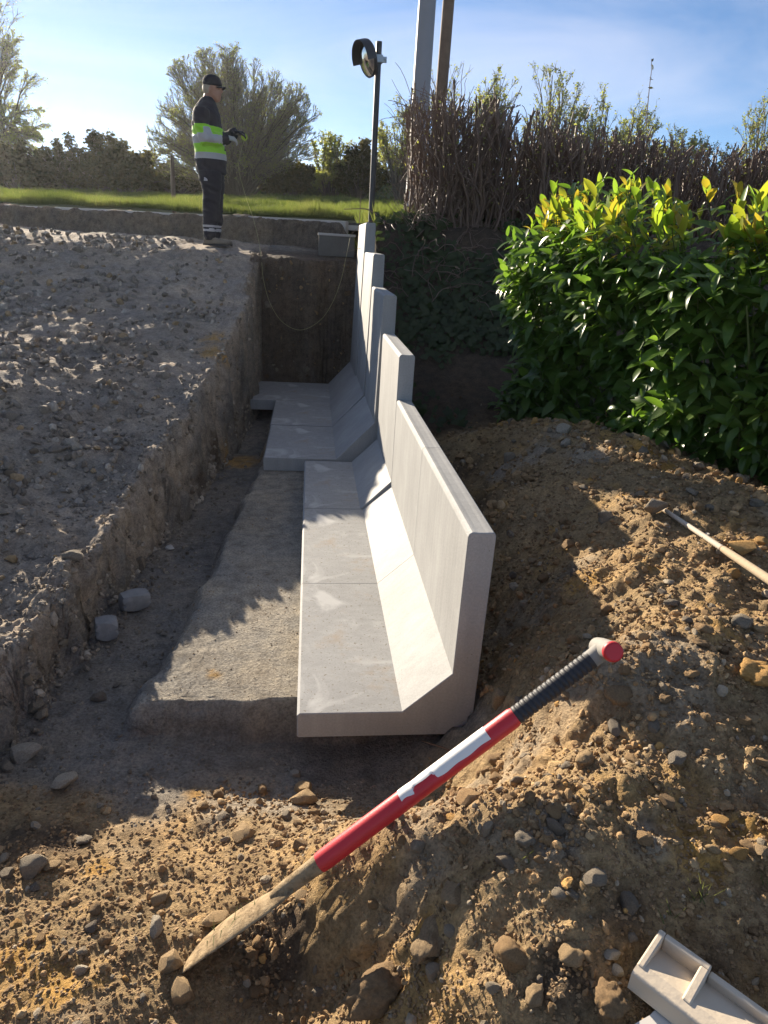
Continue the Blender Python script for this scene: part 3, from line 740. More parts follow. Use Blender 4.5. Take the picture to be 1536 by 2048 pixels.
# sheet
shp = [(1322, 1990), (1318, 2012), (1300, 2030), (1262, 2052), (1250, 2075), (1420, 2120), (1440, 2075)]
P2 = [Vector(at_z(px, py, zt - 0.050)) for px, py in shp]
c0 = sum(P2, Vector()) / len(P2); k = len(P2)
V = [tuple(p - c0) for p in P2] + [tuple(p - c0 - Vector((0, 0, 0.006))) for p in P2]
me = bpy.data.meshes.new('plastic_sheet'); me.from_pydata(V, [], [tuple(range(k)), tuple(range(2 * k - 1, k - 1, -1))] + [(i, k + i, k + (i + 1) % k, (i + 1) % k) for i in range(k)]); me.materials.append(M['white_sheet'])
so_ = link('plastic_sheet', me, None, tuple(c0)); tag(so_, 'torn white sheet poking out under the beige channel at the bottom edge', 'sheet')

# ------------------------------------------------------------------ dusty tool handle lying on the heap
M['dust_wood'] = simple('dusty_handle', (0.44, 0.34, 0.22), 0.85, 0.2, 12, 0.002, 80)
M['dust_rib'] = simple('dusty_ribbed_grip', (0.50, 0.43, 0.34), 0.8, 0.15, 12, 0.001, 90)
A_, B_, C_ = np.array(hit(1302, 1016)) + (0, 0, 0.03), np.array(hit(1440, 1122)) + (0, 0, 0.05), None
d_ = _n(B_ - A_)
thd = empty('tool_handle', tuple(A_), 'dusty pale tool handle with ribbed end lying on top of the spoil heap', 'tool handle')
lenr = np.linalg.norm(B_ - A_)
ss, rr = [], []
for i in range(34): ss += [lenr * (i + q) / 34 for q in (0, 0.5)]; rr += [0.0092 + 0.003 * i / 34, 0.0078 + 0.003 * i / 34]
mb = MB(); mb.tube([tuple(d_ * s) for s in ss], rr, 12); mb.build('ribbed_grip', M['dust_rib'], thd, smooth=True)
mb = MB(); mb.tube([tuple(d_ * s) for s in (lenr - 0.002, lenr + 0.05, lenr + 0.3, lenr + 0.9)], [0.0125, 0.0145, 0.0165, 0.018], 14); mb.build('shaft', M['dust_wood'], thd, smooth=True)

# ------------------------------------------------------------------ the worker
def loft(secs, n=18):
    """secs: (centre, axis_u, axis_v, ru, rv) rings of ellipses, closed at both ends"""
    V, F = [], []
    th = np.arange(n) * 2 * np.pi / n
    for c, u, v, ru, rv in secs:
        c, u, v = np.asarray(c, float), np.asarray(u, float), np.asarray(v, float)
        V += [c + u * ru * math.cos(t) + v * rv * math.sin(t) for t in th]
    k = len(secs)
    for a in range(k - 1):
        for i in range(n):
            j = (i + 1) % n; F.append((a * n + i, a * n + j, (a + 1) * n + j, (a + 1) * n + i))
    F.append(tuple(range(n))[::-1]); F.append(tuple((k - 1) * n + i for i in range(n)))
    return V, F
def limb(pts, rad, n=14):
    P = np.array(pts, float); V, F = tubes(P[None], np.array(rad, float)[None], n)
    k = len(pts); F = [tuple(f) for f in F] + [tuple(range(n))[::-1], tuple((k - 1) * n + i for i in range(n))]
    return list(V), F
def ball(c, r, n=14, m=9):
    V, F = [], []
    r = np.asarray(r, float) * np.ones(3)
    for a in range(1, m):
        p = math.pi * a / m
        V += [np.asarray(c) + r * np.array((math.sin(p) * math.cos(2 * math.pi * i / n), math.sin(p) * math.sin(2 * math.pi * i / n), math.cos(p))) for i in range(n)]
    k = m - 1
    for a in range(k - 1):
        for i in range(n):
            j = (i + 1) % n; F.append((a * n + i, (a + 1) * n + i, (a + 1) * n + j, a * n + j))
    F.append(tuple(range(n))); F.append(tuple((k - 1) * n + i for i in range(n))[::-1])
    return V, F
def fused(name, pieces, voxel, mats, parent, smooth_it=4, colour=None, folds=0.0):
    """joins closed pieces into one continuous skin"""
    V, F, n = [], [], 0
    for v, f in pieces:
        V += [tuple(p) for p in v]; F += [tuple(i + n for i in q) for q in f]; n += len(v)
    me = bpy.data.meshes.new(name + '_raw'); me.from_pydata(V, [], F)
    import bmesh
    bm = bmesh.new(); bm.from_mesh(me); bmesh.ops.recalc_face_normals(bm, faces=bm.faces); bm.to_mesh(me); bm.free()
    t = bpy.data.objects.new(name + '_raw', me); COL.objects.link(t)
    r = t.modifiers.new('r', 'REMESH'); r.mode = 'VOXEL'; r.voxel_size = voxel
    s = t.modifiers.new('s', 'SMOOTH'); s.iterations = smooth_it; s.factor = 0.5
    dg = bpy.context.evaluated_depsgraph_get(); ev = t.evaluated_get(dg)
    out = bpy.data.meshes.new_from_object(ev); out.name = name
    bpy.data.objects.remove(t); bpy.data.meshes.remove(me)
    if folds:
        Q = np.empty(len(out.vertices) * 3, np.float32); out.vertices.foreach_get('co', Q); Q = Q.reshape(-1, 3).astype(float)
        Nn = np.empty(len(out.vertices) * 3, np.float32); out.vertices.foreach_get('normal', Nn); Nn = Nn.reshape(-1, 3)
        q = fbm(Q[:, 0] * 5, Q[:, 1] * 5, Q[:, 2] * 13 + 4 * Q[:, 0], f=1.0, o=3, s=len(name)); Q = Q + Nn * (folds * (1 - 2 * np.abs(q)))[:, None]
        out.vertices.foreach_set('co', Q.astype(np.float32).ravel())
    out.materials.clear()
    for m in mats: out.materials.append(m)
    N = len(out.polygons); out.polygons.foreach_set('use_smooth', np.ones(N, bool))
    if colour is not None:
        C = np.empty(N * 3, np.float32); out.polygons.foreach_get('center', C); out.polygons.foreach_set('material_index', colour(C.reshape(-1, 3)).astype(np.int32))
    out.update()
    return link(name, out, parent)
PY = 9.2
PB = np.array(at_y(430, 489, PY)); PB[2] = float(H0(np.array([PB[0]]), np.array([PB[1]]))[0]) + 0.012
_pz = at_y(430, 489, PY)[2] - PB[2]
def kp(px, py, y=0.0): v = at_y(px, py, PY); return np.array((v[0] - PB[0], y, v[2] - PB[2] - _pz))
def kz(py): return kp(430, py)[2]
def hw(a, b, py): return abs(kp(b, py)[0] - kp(a, py)[0]) / 2
M['skin'] = simple('skin', (0.36, 0.19, 0.125), 0.55, 0.1, 20)
M['navy'] = simple('navy_workwear', (0.018, 0.018, 0.024), 0.85, 0.3, 14, 0.004, 35)
M['hivis'] = simple('hi_vis_lime', (0.28, 0.62, 0.03), 0.7, 0.1, 14, 0.003, 35)
M['reflective'] = simple('reflective_tape', (0.36, 0.36, 0.37), 0.45, 0.1, 30)
M['boot'] = simple('tan_work_boot', (0.20, 0.165, 0.12), 0.85, 0.2, 20, 0.002, 60)
M['sole'] = simple('boot_sole', (0.05, 0.045, 0.04), 0.8)
M['hair'] = simple('grey_hair', (0.33, 0.28, 0.21), 0.7, 0.25, 60)
M['glove'] = simple('dark_glove', (0.025, 0.025, 0.03), 0.8, 0.2, 30)
M['glove_pale'] = simple('pale_glove', (0.36, 0.35, 0.32), 0.8, 0.2, 30)
M['cap'] = simple('black_cap', (0.012, 0.012, 0.017), 0.8, 0.2, 30)
man = empty('person', tuple(PB), 'worker in dark clothes, cap and lime hi-vis band holding a string by the trench', 'person')
EX, EY, EZ = np.eye(3)
# body: one continuous skin
def torso_secs(grow, rows):
    o = []
    for py, a, b, lat in rows:
        c = (kp(a, py) + kp(b, py)) / 2; o.append((c, EX, EY, hw(a, b, py) + grow, lat + grow))
    return o
rows = [(350, 397, 447, 0.165), (330, 396, 446, 0.165), (300, 395, 446, 0.17), (270, 392, 444, 0.185), (240, 390, 438, 0.20), (224, 392, 434, 0.195), (212, 398, 430, 0.13), (204, 405, 426, 0.075)]
nA = [kp(409, 226, -0.20), kp(408, 255, -0.235), kp(419, 284, -0.235), kp(438, 284, -0.19), kp(456, 278, -0.13)]
fA = [kp(409, 226, 0.20), kp(412, 255, 0.23), kp(427, 280, 0.22), kp(450, 272, 0.14), kp(470, 264, 0.05)]
def leg(y, grow, dx=0.0):
    r = []
    for py, a, b, lat in [(345, 398, 447, 0.10), (372, 405, 445, 0.098), (400, 407, 443, 0.085), (418, 407, 441, 0.076), (440, 407, 440, 0.072), (462, 409, 435, 0.062), (478, 410, 432, 0.055)]:
        c = (kp(a, py) + kp(b, py)) / 2; c[1] = y; c[0] += dx * min(1, (py - 345) / 100); r.append((c, EX, EY, (hw(a, b, py) * (0.80 if py > 380 else 0.9)) + grow, lat + grow))
    return r
head = [ball(kp(425, 172), (0.098, 0.076, 0.112)), ball(kp(430, 187), (0.072, 0.062, 0.085)), ball(kp(434, 198), (0.040, 0.042, 0.036)),
        limb([kp(440, 176), kp(445, 184), kp(441, 189)], [0.012, 0.016, 0.012], 8), limb([kp(439, 194, -0.02), kp(440, 194, 0.0), kp(439, 194, 0.02)], [0.011, 0.013, 0.011], 8),
        limb([kp(440, 177, -0.035), kp(441, 176, 0), kp(440, 177, 0.035)], [0.012, 0.016, 0.012], 8),
        ball(kp(421, 182, -0.078), (0.016, 0.008, 0.027)), ball(kp(421, 182, 0.078), (0.016, 0.008, 0.027)),
        limb([kp(413, 208), kp(417, 195), kp(422, 182)], [0.066, 0.058, 0.06], 14)]
fused('body', [loft(torso_secs(-0.02, rows)), limb(nA, [0.05, 0.047, 0.042, 0.036, 0.03]), limb(fA, [0.05, 0.047, 0.042, 0.036, 0.03]), loft(leg(-0.095, -0.02)), loft(leg(0.095, -0.02, 0.03)),
               limb([kp(420, 470, -0.095), kp(422, 484, -0.095), kp(455, 486, -0.095)], [0.045, 0.04, 0.03]), limb([kp(423, 470, 0.095), kp(426, 484, 0.095), kp(458, 486, 0.095)], [0.045, 0.04, 0.03])] + head,
      0.0105, [M['skin']], man, 3)
for s in (-1, 1):
    v, f = ball(kp(438.5, 179, 0.032 * s), (0.006, 0.012, 0.008), 10, 7); mb = MB(); [mb.add(v, [q for q in f if len(q) == 4])]; mb.build('eye', M['cap'], man, smooth=True)
# jacket
jrows = [(347, 394, 450, 0.185), (335, 394, 450, 0.185), (320, 392, 451, 0.19), (300, 390, 449, 0.195), (270, 386, 446, 0.205), (245, 386, 440, 0.215), (226, 388, 437, 0.205), (212, 395, 432, 0.145), (203, 402, 428, 0.09), (196, 404, 427, 0.08)]
def jcol(C):
    z = C[:, 2]; m = np.zeros(len(C))
    inb = lambda a, b: (z < kz(a)) & (z > kz(b))
    m[inb(257, 274)] = 1; m[inb(274, 291)] = 2; m[inb(291, 309)] = 1; m[inb(309, 321)] = 2
    arm = (C[:, 0] > kp(449, 270)[0]) & (z > kz(300)); m[arm] = 0
    elbow = (C[:, 0] > kp(414, 270)[0]) & (C[:, 0] < kp(430, 270)[0]) & (C[:, 1] < -0.21) & inb(262, 284); m[elbow] = 2
    return m
jk = fused('jacket', [loft(torso_secs(0.004, jrows)), limb(nA, [0.086, 0.082, 0.086, 0.068, 0.052]), limb(fA, [0.086, 0.082, 0.084, 0.064, 0.05])], 0.013, [M['navy'], M['hivis'], M['reflective']], man, 2, jcol, 0.014)
# trousers
def tcol(C):
    z = C[:, 2]; m = np.zeros(len(C)); m[(z < kz(451)) & (z > kz(455.5))] = 1; m[(z < kz(458)) & (z > kz(463))] = 1; return m
fused('trousers', [loft(leg(-0.095, 0.006)), loft(leg(0.095, 0.006, 0.03)), loft(torso_secs(-0.004, [(362, 399, 447, 0.175), (345, 396, 448, 0.178), (325, 396, 447, 0.17)]))], 0.012, [M['navy'], M['reflective']], man, 2, tcol, 0.014)
mb = MB(); v, f = loft([(kp(417, 350, -0.19), EX, EY, 0.022, 0.006), (kp(416, 364, -0.196), EX, EY, 0.022, 0.006)], 8); mb.add(v, [q for q in f if len(q) == 4]); mb.build('pocket_tag', M['reflective'], man)
for s, dx in ((-1, 0), (1, 3)):
    b = fused('boot', [limb([kp(420 + dx, 464, 0.095 * s), kp(421 + dx, 476, 0.095 * s)], [0.066, 0.064]), loft([(kp(410 + dx, 483, 0.095 * s), EY, EZ, 0.038, 0.036), (kp(420 + dx, 482, 0.095 * s), EY, EZ, 0.046, 0.05), (kp(436 + dx, 483, 0.095 * s), EY, EZ, 0.05, 0.042), (kp(452 + dx, 485, 0.095 * s), EY, EZ, 0.053, 0.034), (kp(460 + dx, 486, 0.095 * s), EY, EZ, 0.04, 0.028)])], 0.011, [M['boot']], man, 3)
    mb = MB(); x0, x1 = kp(409 + dx, 488)[0], kp(462 + dx, 488)[0]; y0 = 0.095 * s; pr = [(x0, -0.03), (x0 + 0.09, -0.036), (x1 - 0.08, -0.05), (x1 - 0.01, -0.025), (x1 - 0.01, 0.025), (x1 - 0.08, 0.05), (x0 + 0.09, 0.036), (x0, 0.03)]
    V = [(x, y0 + y, -0.012) for x, y in pr] + [(x, y0 + y, 0.014) for x, y in pr]
    me = bpy.data.meshes.new('sole'); me.from_pydata(V, [], [tuple(range(8))[::-1], tuple(range(8, 16))] + [(i, (i + 1) % 8, 8 + (i + 1) % 8, 8 + i) for i in range(8)]); me.materials.append(M['sole']); link('sole', me, b)
# hair and cap
fused('hair', [ball(kp(419, 177), (0.082, 0.079, 0.085))], 0.012, [M['hair']], man, 2)
capv = [(kp(425, 173 - 0), EX, EY, 0.108, 0.088), (kp(424.5, 166), EX, EY, 0.112, 0.090), (kp(424, 158), EX, EY, 0.10, 0.082), (kp(424, 152), EX, EY, 0.076, 0.062), (kp(424, 149), EX, EY, 0.038, 0.03)]
cp = fused('cap', [loft(capv)], 0.011, [M['cap']], man, 2)
V, F = [], []
for i in range(9):
    t = -1.15 + 2.3 * i / 8
    for k, rr_ in enumerate((0.085, 0.12, 0.155)):
        q = kp(424, 167.5); V.append((q[0] + rr_ * math.cos(t) * (1.0 if k else 1.0), rr_ * 0.62 * math.sin(t) * (1.15 if k < 2 else 0.95), q[2] - 0.012 - 0.16 * max(0, rr_ - 0.085) - 0.02 * abs(math.sin(t))))
V += [(x, y, z - 0.008) for x, y, z in V]
for i in range(8):
    for k in range(2):
        a = i * 3 + k; F += [(a, a + 1, a + 4, a + 3), (27 + a, 27 + a + 3, 27 + a + 4, 27 + a + 1)]
    F.append((i * 3 + 2, 27 + i * 3 + 2, 27 + i * 3 + 5, i * 3 + 5))
mb = MB(); mb.add(V, F); mb.build('brim', M['cap'], cp)
# gloved hands, five fingers each, closed round what they hold
def hand(name, w, fwd, up, s, m, curl):
    w, fwd, up = np.array(w), _n(np.array(fwd)), np.array(up, float); up = _n(up - fwd * (up @ fwd)); lat = np.cross(fwd, up) * s
    pieces = [loft([(w - fwd * 0.03, up, lat, 0.030, 0.034), (w + fwd * 0.02, up, lat, 0.022, 0.042), (w + fwd * 0.085, up, lat, 0.019, 0.046)], 12)]
    for i, ln in enumerate((0.075, 0.086, 0.080, 0.062)):
        b0 = w + fwd * 0.078 + lat * (0.034 - 0.023 * i)
        p = [b0]; ang = 0
        for sg in (0.45, 0.32, 0.25):
            ang += curl; p.append(p[-1] + (fwd * math.cos(ang) - up * math.sin(ang)) * ln * sg)
        pieces.append(limb([b0 - fwd * 0.03] + p, [0.011, 0.0115, 0.011, 0.0105, 0.0095], 8))
    t0 = w + fwd * 0.02 + lat * 0.036
    pieces.append(limb([t0, t0 + lat * 0.022 + fwd * 0.022 - up * 0.012, t0 + lat * 0.020 + fwd * 0.055 - up * 0.03, t0 + lat * 0.006 + fwd * 0.075 - up * 0.042], [0.015, 0.0135, 0.012, 0.010], 8))
    return fused(name, pieces, 0.0068, [m], man, 2)
hand('glove', nA[-1] + np.array((0.01, 0, 0)), (0.92, 0.25, -0.1), (0.1, -0.5, 0.85), -1, M['glove_pale'], 0.62)
hand('glove', fA[-1] + np.array((0.01, 0, 0)), (0.97, -0.1, 0.0), (0.1, 0.2, 0.95), 1, M['glove'], 0.62)
# lime string reel held in the gloves, and the string
M['lime'] = simple('lime_plastic', (0.42, 0.55, 0.05), 0.5, 0.1, 30)
M['string'] = simple('yellow_string', (0.42, 0.38, 0.18), 0.7, 0.1, 30)
rc = fA[-1] + np.array((0.105, -0.01, -0.038)) + PB
mb = MB(); mb.tube([(0, -0.03, 0), (0, -0.027, 0), (0, -0.026, 0), (0, 0.026, 0), (0, 0.027, 0), (0, 0.03, 0)], [0.036, 0.036, 0.024, 0.024, 0.036, 0.036], 20)
o_ = mb.build('string_reel', M['lime'], None, smooth=False); o_.location = tuple(rc); tag(o_, 'small lime green string reel held in the gloved hands of the worker', 'reel')
pts = [np.array(rc) - PB * 0 + np.array((0, 0, -0.03))] + [at_y(*q) for q in [(477, 330, 9.15), (489, 385, 9.05), (506, 436, 8.95), (517, 480, 8.75), (523, 520, 8.5), (527, 560, 8.32), (541, 608, 8.26), (566, 645, 8.24), (602, 660, 8.22), (640, 641, 8.2), (665, 605, 8.2), (682, 560, 8.2), (692, 515, 8.3), (700, 475, 8.6)]]
P = np.array(pts); tt = np.linspace(0, len(P) - 1, 90)
def catmull(P, tt):
    i = np.clip(tt.astype(int), 0, len(P) - 2); f = (tt - i)[:, None]
    p0, p1, p2, p3 = P[np.maximum(i - 1, 0)], P[i], P[i + 1], P[np.minimum(i + 2, len(P) - 1)]
    return 0.5 * (2 * p1 + (p2 - p0) * f + (2 * p0 - 5 * p1 + 4 * p2 - p3) * f ** 2 + (3 * p1 - p0 - 3 * p2 + p3) * f ** 3)
Q = catmull(P, tt)
mb = MB(); mb.tube(Q - Q[0], np.full(90, 0.0024), 6); o_ = mb.build('string', M['string'], None, smooth=True); o_.location = tuple(Q[0]); tag(o_, 'thin yellow string hanging from the reel and looping down in the trench', 'string')

# ------------------------------------------------------------------ stones and clods
def ico(sub):
    import bmesh
    bm = bmesh.new(); bmesh.ops.create_icosphere(bm, subdivisions=sub, radius=1.0)
    V = np.array([v.co[:] for v in bm.verts]); F = np.array([[v.index for v in f.verts] for f in bm.faces]); bm.free()
    return V, F
ICO = {k: ico(k) for k in (1, 2, 3, 4)}
def rock_shape(sub, seed, kind):
    V, F = ICO[sub]; V = V.copy(); g = np.random.default_rng(seed)
    sc = 1 + g.uniform(-0.28, 0.28, 3); sc[2] *= 0.78
    if kind == 'clod':
        n = 0.42 * fbm(V[:, 0] + seed, V[:, 1], V[:, 2], f=1.2, o=2, s=seed) + 0.26 * fbm(V[:, 0], V[:, 1] + seed, V[:, 2], f=3.2, o=3, s=seed + 5)
        if sub >= 3: n = n + 0.09 * fbm(V[:, 0], V[:, 1], V[:, 2] + seed, f=9, o=2, s=seed + 9)
        V = V * (1 + n)[:, None]
    else:
        for _ in range(15):
            d = g.normal(size=3); d /= np.linalg.norm(d); h = g.uniform(0.46, 0.78)
            e = V @ d; V = V - np.clip(e - h, 0, None)[:, None] * d[None] * 0.96
        V = V * (1 + 0.05 * fbm(V[:, 0], V[:, 1], V[:, 2], f=2.5, o=3, s=seed))[:, None]
    return V * sc[None], F
def rotm(g):
    q = g.normal(size=4); q /= np.linalg.norm(q); w, x, y, z = q
    return np.array([[1 - 2 * (y * y + z * z), 2 * (x * y - z * w), 2 * (x * z + y * w)], [2 * (x * y + z * w), 1 - 2 * (x * x + z * z), 2 * (y * z - x * w)], [2 * (x * z - y * w), 2 * (y * z + x * w), 1 - 2 * (x * x + y * y)]])
TINT = dict(clod=(0.250, 0.172, 0.096), ochre=(0.36, 0.222, 0.085), grey=(0.262, 0.225, 0.175), dark=(0.165, 0.140, 0.112), pale=(0.37, 0.335, 0.275), tan=(0.315, 0.232, 0.138), dust=(0.215, 0.188, 0.150), white=(0.55, 0.54, 0.52), earth=(0.12, 0.083, 0.053), rubble=(0.235, 0.208, 0.175), rubble_pale=(0.33, 0.30, 0.26))
SH = {}
def shape_mesh(kind, tint, sub, i):
    k = (kind, tint, sub, i)
    if k not in SH:
        V, F = rock_shape(sub, 31 + i * 7 + (500 if kind == 'rock' else 0), kind)
        V = V / np.abs(V).max()
        SH[k] = mesh_from('stone', V, F, M['stone'], smooth=(sub >= 3), attr={'tint': np.tile(np.array(TINT[tint]), (len(V), 1))})
        if kind == 'rock' and sub >= 3:
            try: SH[k].set_sharp_from_angle(angle=R(26))
            except Exception: pass
    return SH[k]
def put_stone(name, label, cat, P, r, kind, tint, sub, i, asp=(1, 1, 0.8), rz=0.0, tilt=0.0, group=None, sink=0.3):
    o = link(name, shape_mesh(kind, tint, sub, i)); r_ = r
    o.scale = (r_ * asp[0], r_ * asp[1], r_ * asp[2]); o.rotation_euler = (tilt, tilt * 0.6, rz)
    o.location = (P[0], P[1], P[2] + r_ * asp[2] * (1 - 2 * sink))
    return tag(o, label, cat, group)
HERO_XY = []
def hero(px, py, rp, kind, tint, label, i=0, asp=(1, 1, 0.8), rz=0.0, tilt=0.0, name='stone', cat='stone', sink=0.28):
    P = np.array(hit(px, py + rp * 0.35)); P[2] = float(H(P[:1], P[1:2])[0])
    dist = project(P)[2]; r = rp * dist / F_PX
    HERO_XY.append((P[0], P[1], r))
    put_stone(name, label, cat, P, r, kind, tint, 4 if rp > 38 else 3, i, asp, rz, tilt, None, sink)
C_ = 'clod'; K_ = 'rock'
hero(758, 1985, 78, C_, 'clod', 'biggest round earthy clod at the bottom middle of the picture', 0, (1, 1, 0.85), 0.4, name='soil_clod', cat='soil clod')
hero(1217, 2002, 48, C_, 'clod', 'round brown clod left of the beige channel', 1, (1, 1, 0.85), 1.2, name='soil_clod', cat='soil clod')
hero(1018, 1913, 36, C_, 'clod', 'round brown clod under the small grey chip in the middle of the mound', 2, (1, 0.95, 0.95), 2.2, name='soil_clod', cat='soil clod')
hero(905, 1785, 48, K_, 'tan', 'long tan stone lying on the mound right of the shovel shaft', 1, (1, 0.7, 0.62), 0.5)
hero(862, 1865, 58, C_, 'tan', 'elongated sloping tan clod on the mound beside the shovel', 3, (0.55, 1.1, 0.5), -0.6, name='soil_clod', cat='soil clod')
hero(1262, 1797, 30, K_, 'dark', 'dark grey angular stone standing on edge in the mound', 2, (0.95, 0.8, 1.0), 0.5)
hero(973, 1655, 24, K_, 'grey', 'pale grey flat chip standing up on top of the mound', 3, (0.7, 0.5, 1.1), 0.9)
hero(835, 1693, 22, K_, 'grey', 'small grey angular stone just below the red shaft', 4, (1, 0.9, 1.1), 0.2)
hero(800, 1650, 17, K_, 'grey', 'upright grey pebble touching the lower side of the red shaft', 5, (0.6, 0.6, 1.3), 0.2)
hero(779, 1657, 16, K_, 'dust', 'brownish upright pebble leaning on the red shaft', 6, (0.7, 0.7, 1.3), 1.2)
hero(858, 1908, 22, K_, 'tan', 'square tan stone chip above the grey one near the bottom middle', 7, (1, 0.9, 0.8), 0.9)
hero(862, 1952, 22, K_, 'grey', 'angular grey stone chip below the square tan one near the bottom middle', 8, (1, 1, 0.8), 0.3)
hero(900, 1862, 16, K_, 'grey', 'small light grey pebble in the hollow of the mound', 9, (1, 0.8, 0.9), 1.9)
hero(1012, 1720, 28, K_, 'dark', 'dark slanted slab stone in the mound below its crest', 0, (0.6, 1.0, 0.9), 0.8)
hero(1048, 1685, 22, C_, 'dust', 'greyish lump near the mound crest', 4, (1, 1, 0.95), 0.8, name='soil_clod', cat='soil clod')
hero(1110, 1655, 24, K_, 'dark', 'pointed dark stone at the mound crest right of the shaft', 1, (0.7, 1, 1), 0.8)
hero(1190, 1760, 36, K_, 'dust', 'broad brown stone half buried right of the mound hollow', 2, (1.1, 0.7, 0.6), -0.4)
hero(1140, 1905, 34, C_, 'tan', 'ragged tan clod between the round clods at the bottom', 5, (1.15, 0.8, 0.7), 0.5, name='soil_clod', cat='soil clod')
hero(1227, 1893, 22, K_, 'pale', 'whitish wedge stone just above the beige channel end', 4, (1.2, 0.8, 0.7), 0.2)
hero(1235, 1930, 15, K_, 'pale', 'small whitish pebble by the corner of the beige channel', 3, (1, 1, 1), 0.2)
hero(985, 1990, 20, K_, 'grey', 'grey rough stone at the bottom edge below the middle clods', 6, (1, 0.9, 0.9), 0.7)
hero(1065, 2010, 28, C_, 'tan', 'tan lump at the very bottom edge of the picture', 6, (1.1, 0.8, 0.8), 0.7, name='soil_clod', cat='soil clod')
hero(610, 1597, 30, K_, 'tan', 'bigger tan stone of the pair in front of the wall footing', 5, (1.1, 0.8, 0.75), 0.3)
hero(606, 1575, 22, K_, 'tan', 'smaller tan stone behind its twin in front of the wall footing', 3, (1.2, 0.8, 0.7), 0.1)
hero(590, 1550, 14, K_, 'pale', 'whitish pebble lying in front of the wall footing', 3, (1.2, 0.8, 0.7), 0.1)
hero(485, 1668, 26, K_, 'tan', 'flat tan stone half sunk left of the shovel socket', 7, (1.2, 0.9, 0.5), 0.7)
hero(445, 1915 - 280, 14, K_, 'grey', 'small flat grey stone left of the sunken tan one', 7, (1.2, 0.9, 0.5), 0.7)
hero(405, 1612, 13, K_, 'tan', 'yellowish pebble on the gravel in front of the trench', 7, (1.1, 0.9, 0.7), 0.3)
hero(45, 1503, 34, K_, 'pale', 'large pale oval stone at the foot of the bank on the far left', 8, (1.1, 0.75, 0.65), 0.3)
hero(128, 1562, 28, K_, 'pale', 'pale blocky stone alone on the dark gravel floor on the left', 9, (1, 0.85, 0.9), 0.6)
hero(12, 1530, 20, K_, 'dust', 'stone next to the large pale oval one at the left frame edge', 1, (1, 0.85, 0.8), 0.6)
hero(75, 1405, 28, K_, 'dust', 'large brownish stone in the rubble row below the bank', 2, (1, 0.8, 0.8), 0.4)
hero(57, 1366, 17, K_, 'grey', 'upright stone behind the large one in the rubble row', 3, (0.8, 0.8, 1.1), 0.4)
hero(85, 1425, 20, K_, 'grey', 'grey stone in front of the large one in the rubble row', 4, (1, 0.8, 0.8), 1.4)
hero(130, 1304, 16, K_, 'dust', 'rounded stone at the top of the rubble row', 5, (1, 0.8, 0.8), 1.4)
hero(160, 1320, 13, K_, 'grey', 'flat pebble beside the rounded stone of the rubble row', 6, (1.1, 0.8, 0.7), 0.4)
hero(195, 1393, 18, K_, 'dark', 'dark wet stone alone on the trench floor', 7, (1.1, 0.8, 0.6), 0.2)
hero(62, 1736, 34, K_, 'dust', 'dark jagged stone in the lower left among small chips', 8, (1, 0.85, 0.75), 0.2)
hero(105, 1732, 18, K_, 'tan', 'yellow tan chip right of the dark jagged stone', 9, (1, 0.85, 0.75), 0.2)
hero(68, 1776, 16, K_, 'dark', 'dark flat chip below the dark jagged stone', 1, (1.1, 0.7, 0.6), 0.4)
hero(14, 1750, 20, K_, 'dark', 'dark stone at the left frame edge beside the jagged one', 3, (1, 0.85, 0.75), 0.2)
hero(316, 1858, 30, K_, 'pale', 'pale grey stone standing left of the shovel blade', 2, (0.8, 0.75, 1.1), 0.5)
hero(322, 1794, 22, K_, 'tan', 'tan stone behind the pale grey one left of the blade', 0, (1, 0.75, 0.8), 0.5)
hero(185, 1854, 18, K_, 'dark', 'dark pointed stone on the brown ground at lower left', 4, (1, 0.9, 0.8), 1.5)
hero(166, 1906, 13, K_, 'grey', 'grey round pebble above the white-topped one at lower left', 5, (1, 0.9, 0.9), 0.3)
hero(166, 1937, 18, K_, 'pale', 'white-topped grey stone at lower left', 6, (1, 0.9, 0.9), 0.9)
hero(338, 1930, 30, K_, 'tan', 'tan stone under the tip of the shovel blade', 7, (1, 0.8, 0.75), 0.4)
hero(370, 1985, 34, K_, 'tan', 'rough tan stone below the shovel blade at the bottom', 8, (1, 0.9, 0.8), 2.0)
hero(430, 1840, 26, K_, 'tan', 'tan lump above the middle of the shovel blade', 9, (1.1, 0.8, 0.6), 0.2)
hero(338, 1094, 14, K_, 'white', 'flat white stone on the dark trench floor under the bank', 1, (1.1, 0.8, 0.45), 0.2)
hero(276, 1125, 24, K_, 'dust', 'large rough stone leaning on the bank behind the cobbles', 3, (0.9, 0.8, 1.1), 0.2)
hero(25, 1118, 17, K_, 'tan', 'tan stone stuck in the top of the bank at the left edge', 4, (1, 0.8, 0.8), 0.2)
hero(148, 1120, 26, K_, 'dust', 'large grey stone embedded in the lip of the bank', 5, (1, 0.8, 0.8), 0.2)
hero(1128, 860, 22, K_, 'pale', 'pale stone at the top of the heap before the laurel', 6, (1, 0.8, 0.8), 0.2)
hero(1130, 890, 15, K_, 'pale', 'smaller pale stone just below the heap top', 7, (1, 0.8, 0.9), 0.2)
hero(1015, 925, 17, K_, 'grey', 'rounded grey stone on the left flank of the heap top', 8, (1, 0.8, 0.9), 0.2)
hero(1302, 1035, 27, K_, 'grey', 'big smooth grey stone under the ribbed end of the tool handle', 9, (1, 0.8, 1.0), 0.2)
hero(1352, 1036, 16, K_, 'dust', 'brown block stone right of the big smooth grey one', 2, (0.7, 0.8, 1.2), 0.2)
hero(1480, 1100, 36, K_, 'ochre', 'flat ochre sandstone slab right of the tool handle', 0, (1.15, 0.8, 0.45), 0.3)
hero(1520, 1085, 24, K_, 'ochre', 'second ochre sandstone piece at the right frame edge', 1, (1.15, 0.8, 0.5), 0.1)
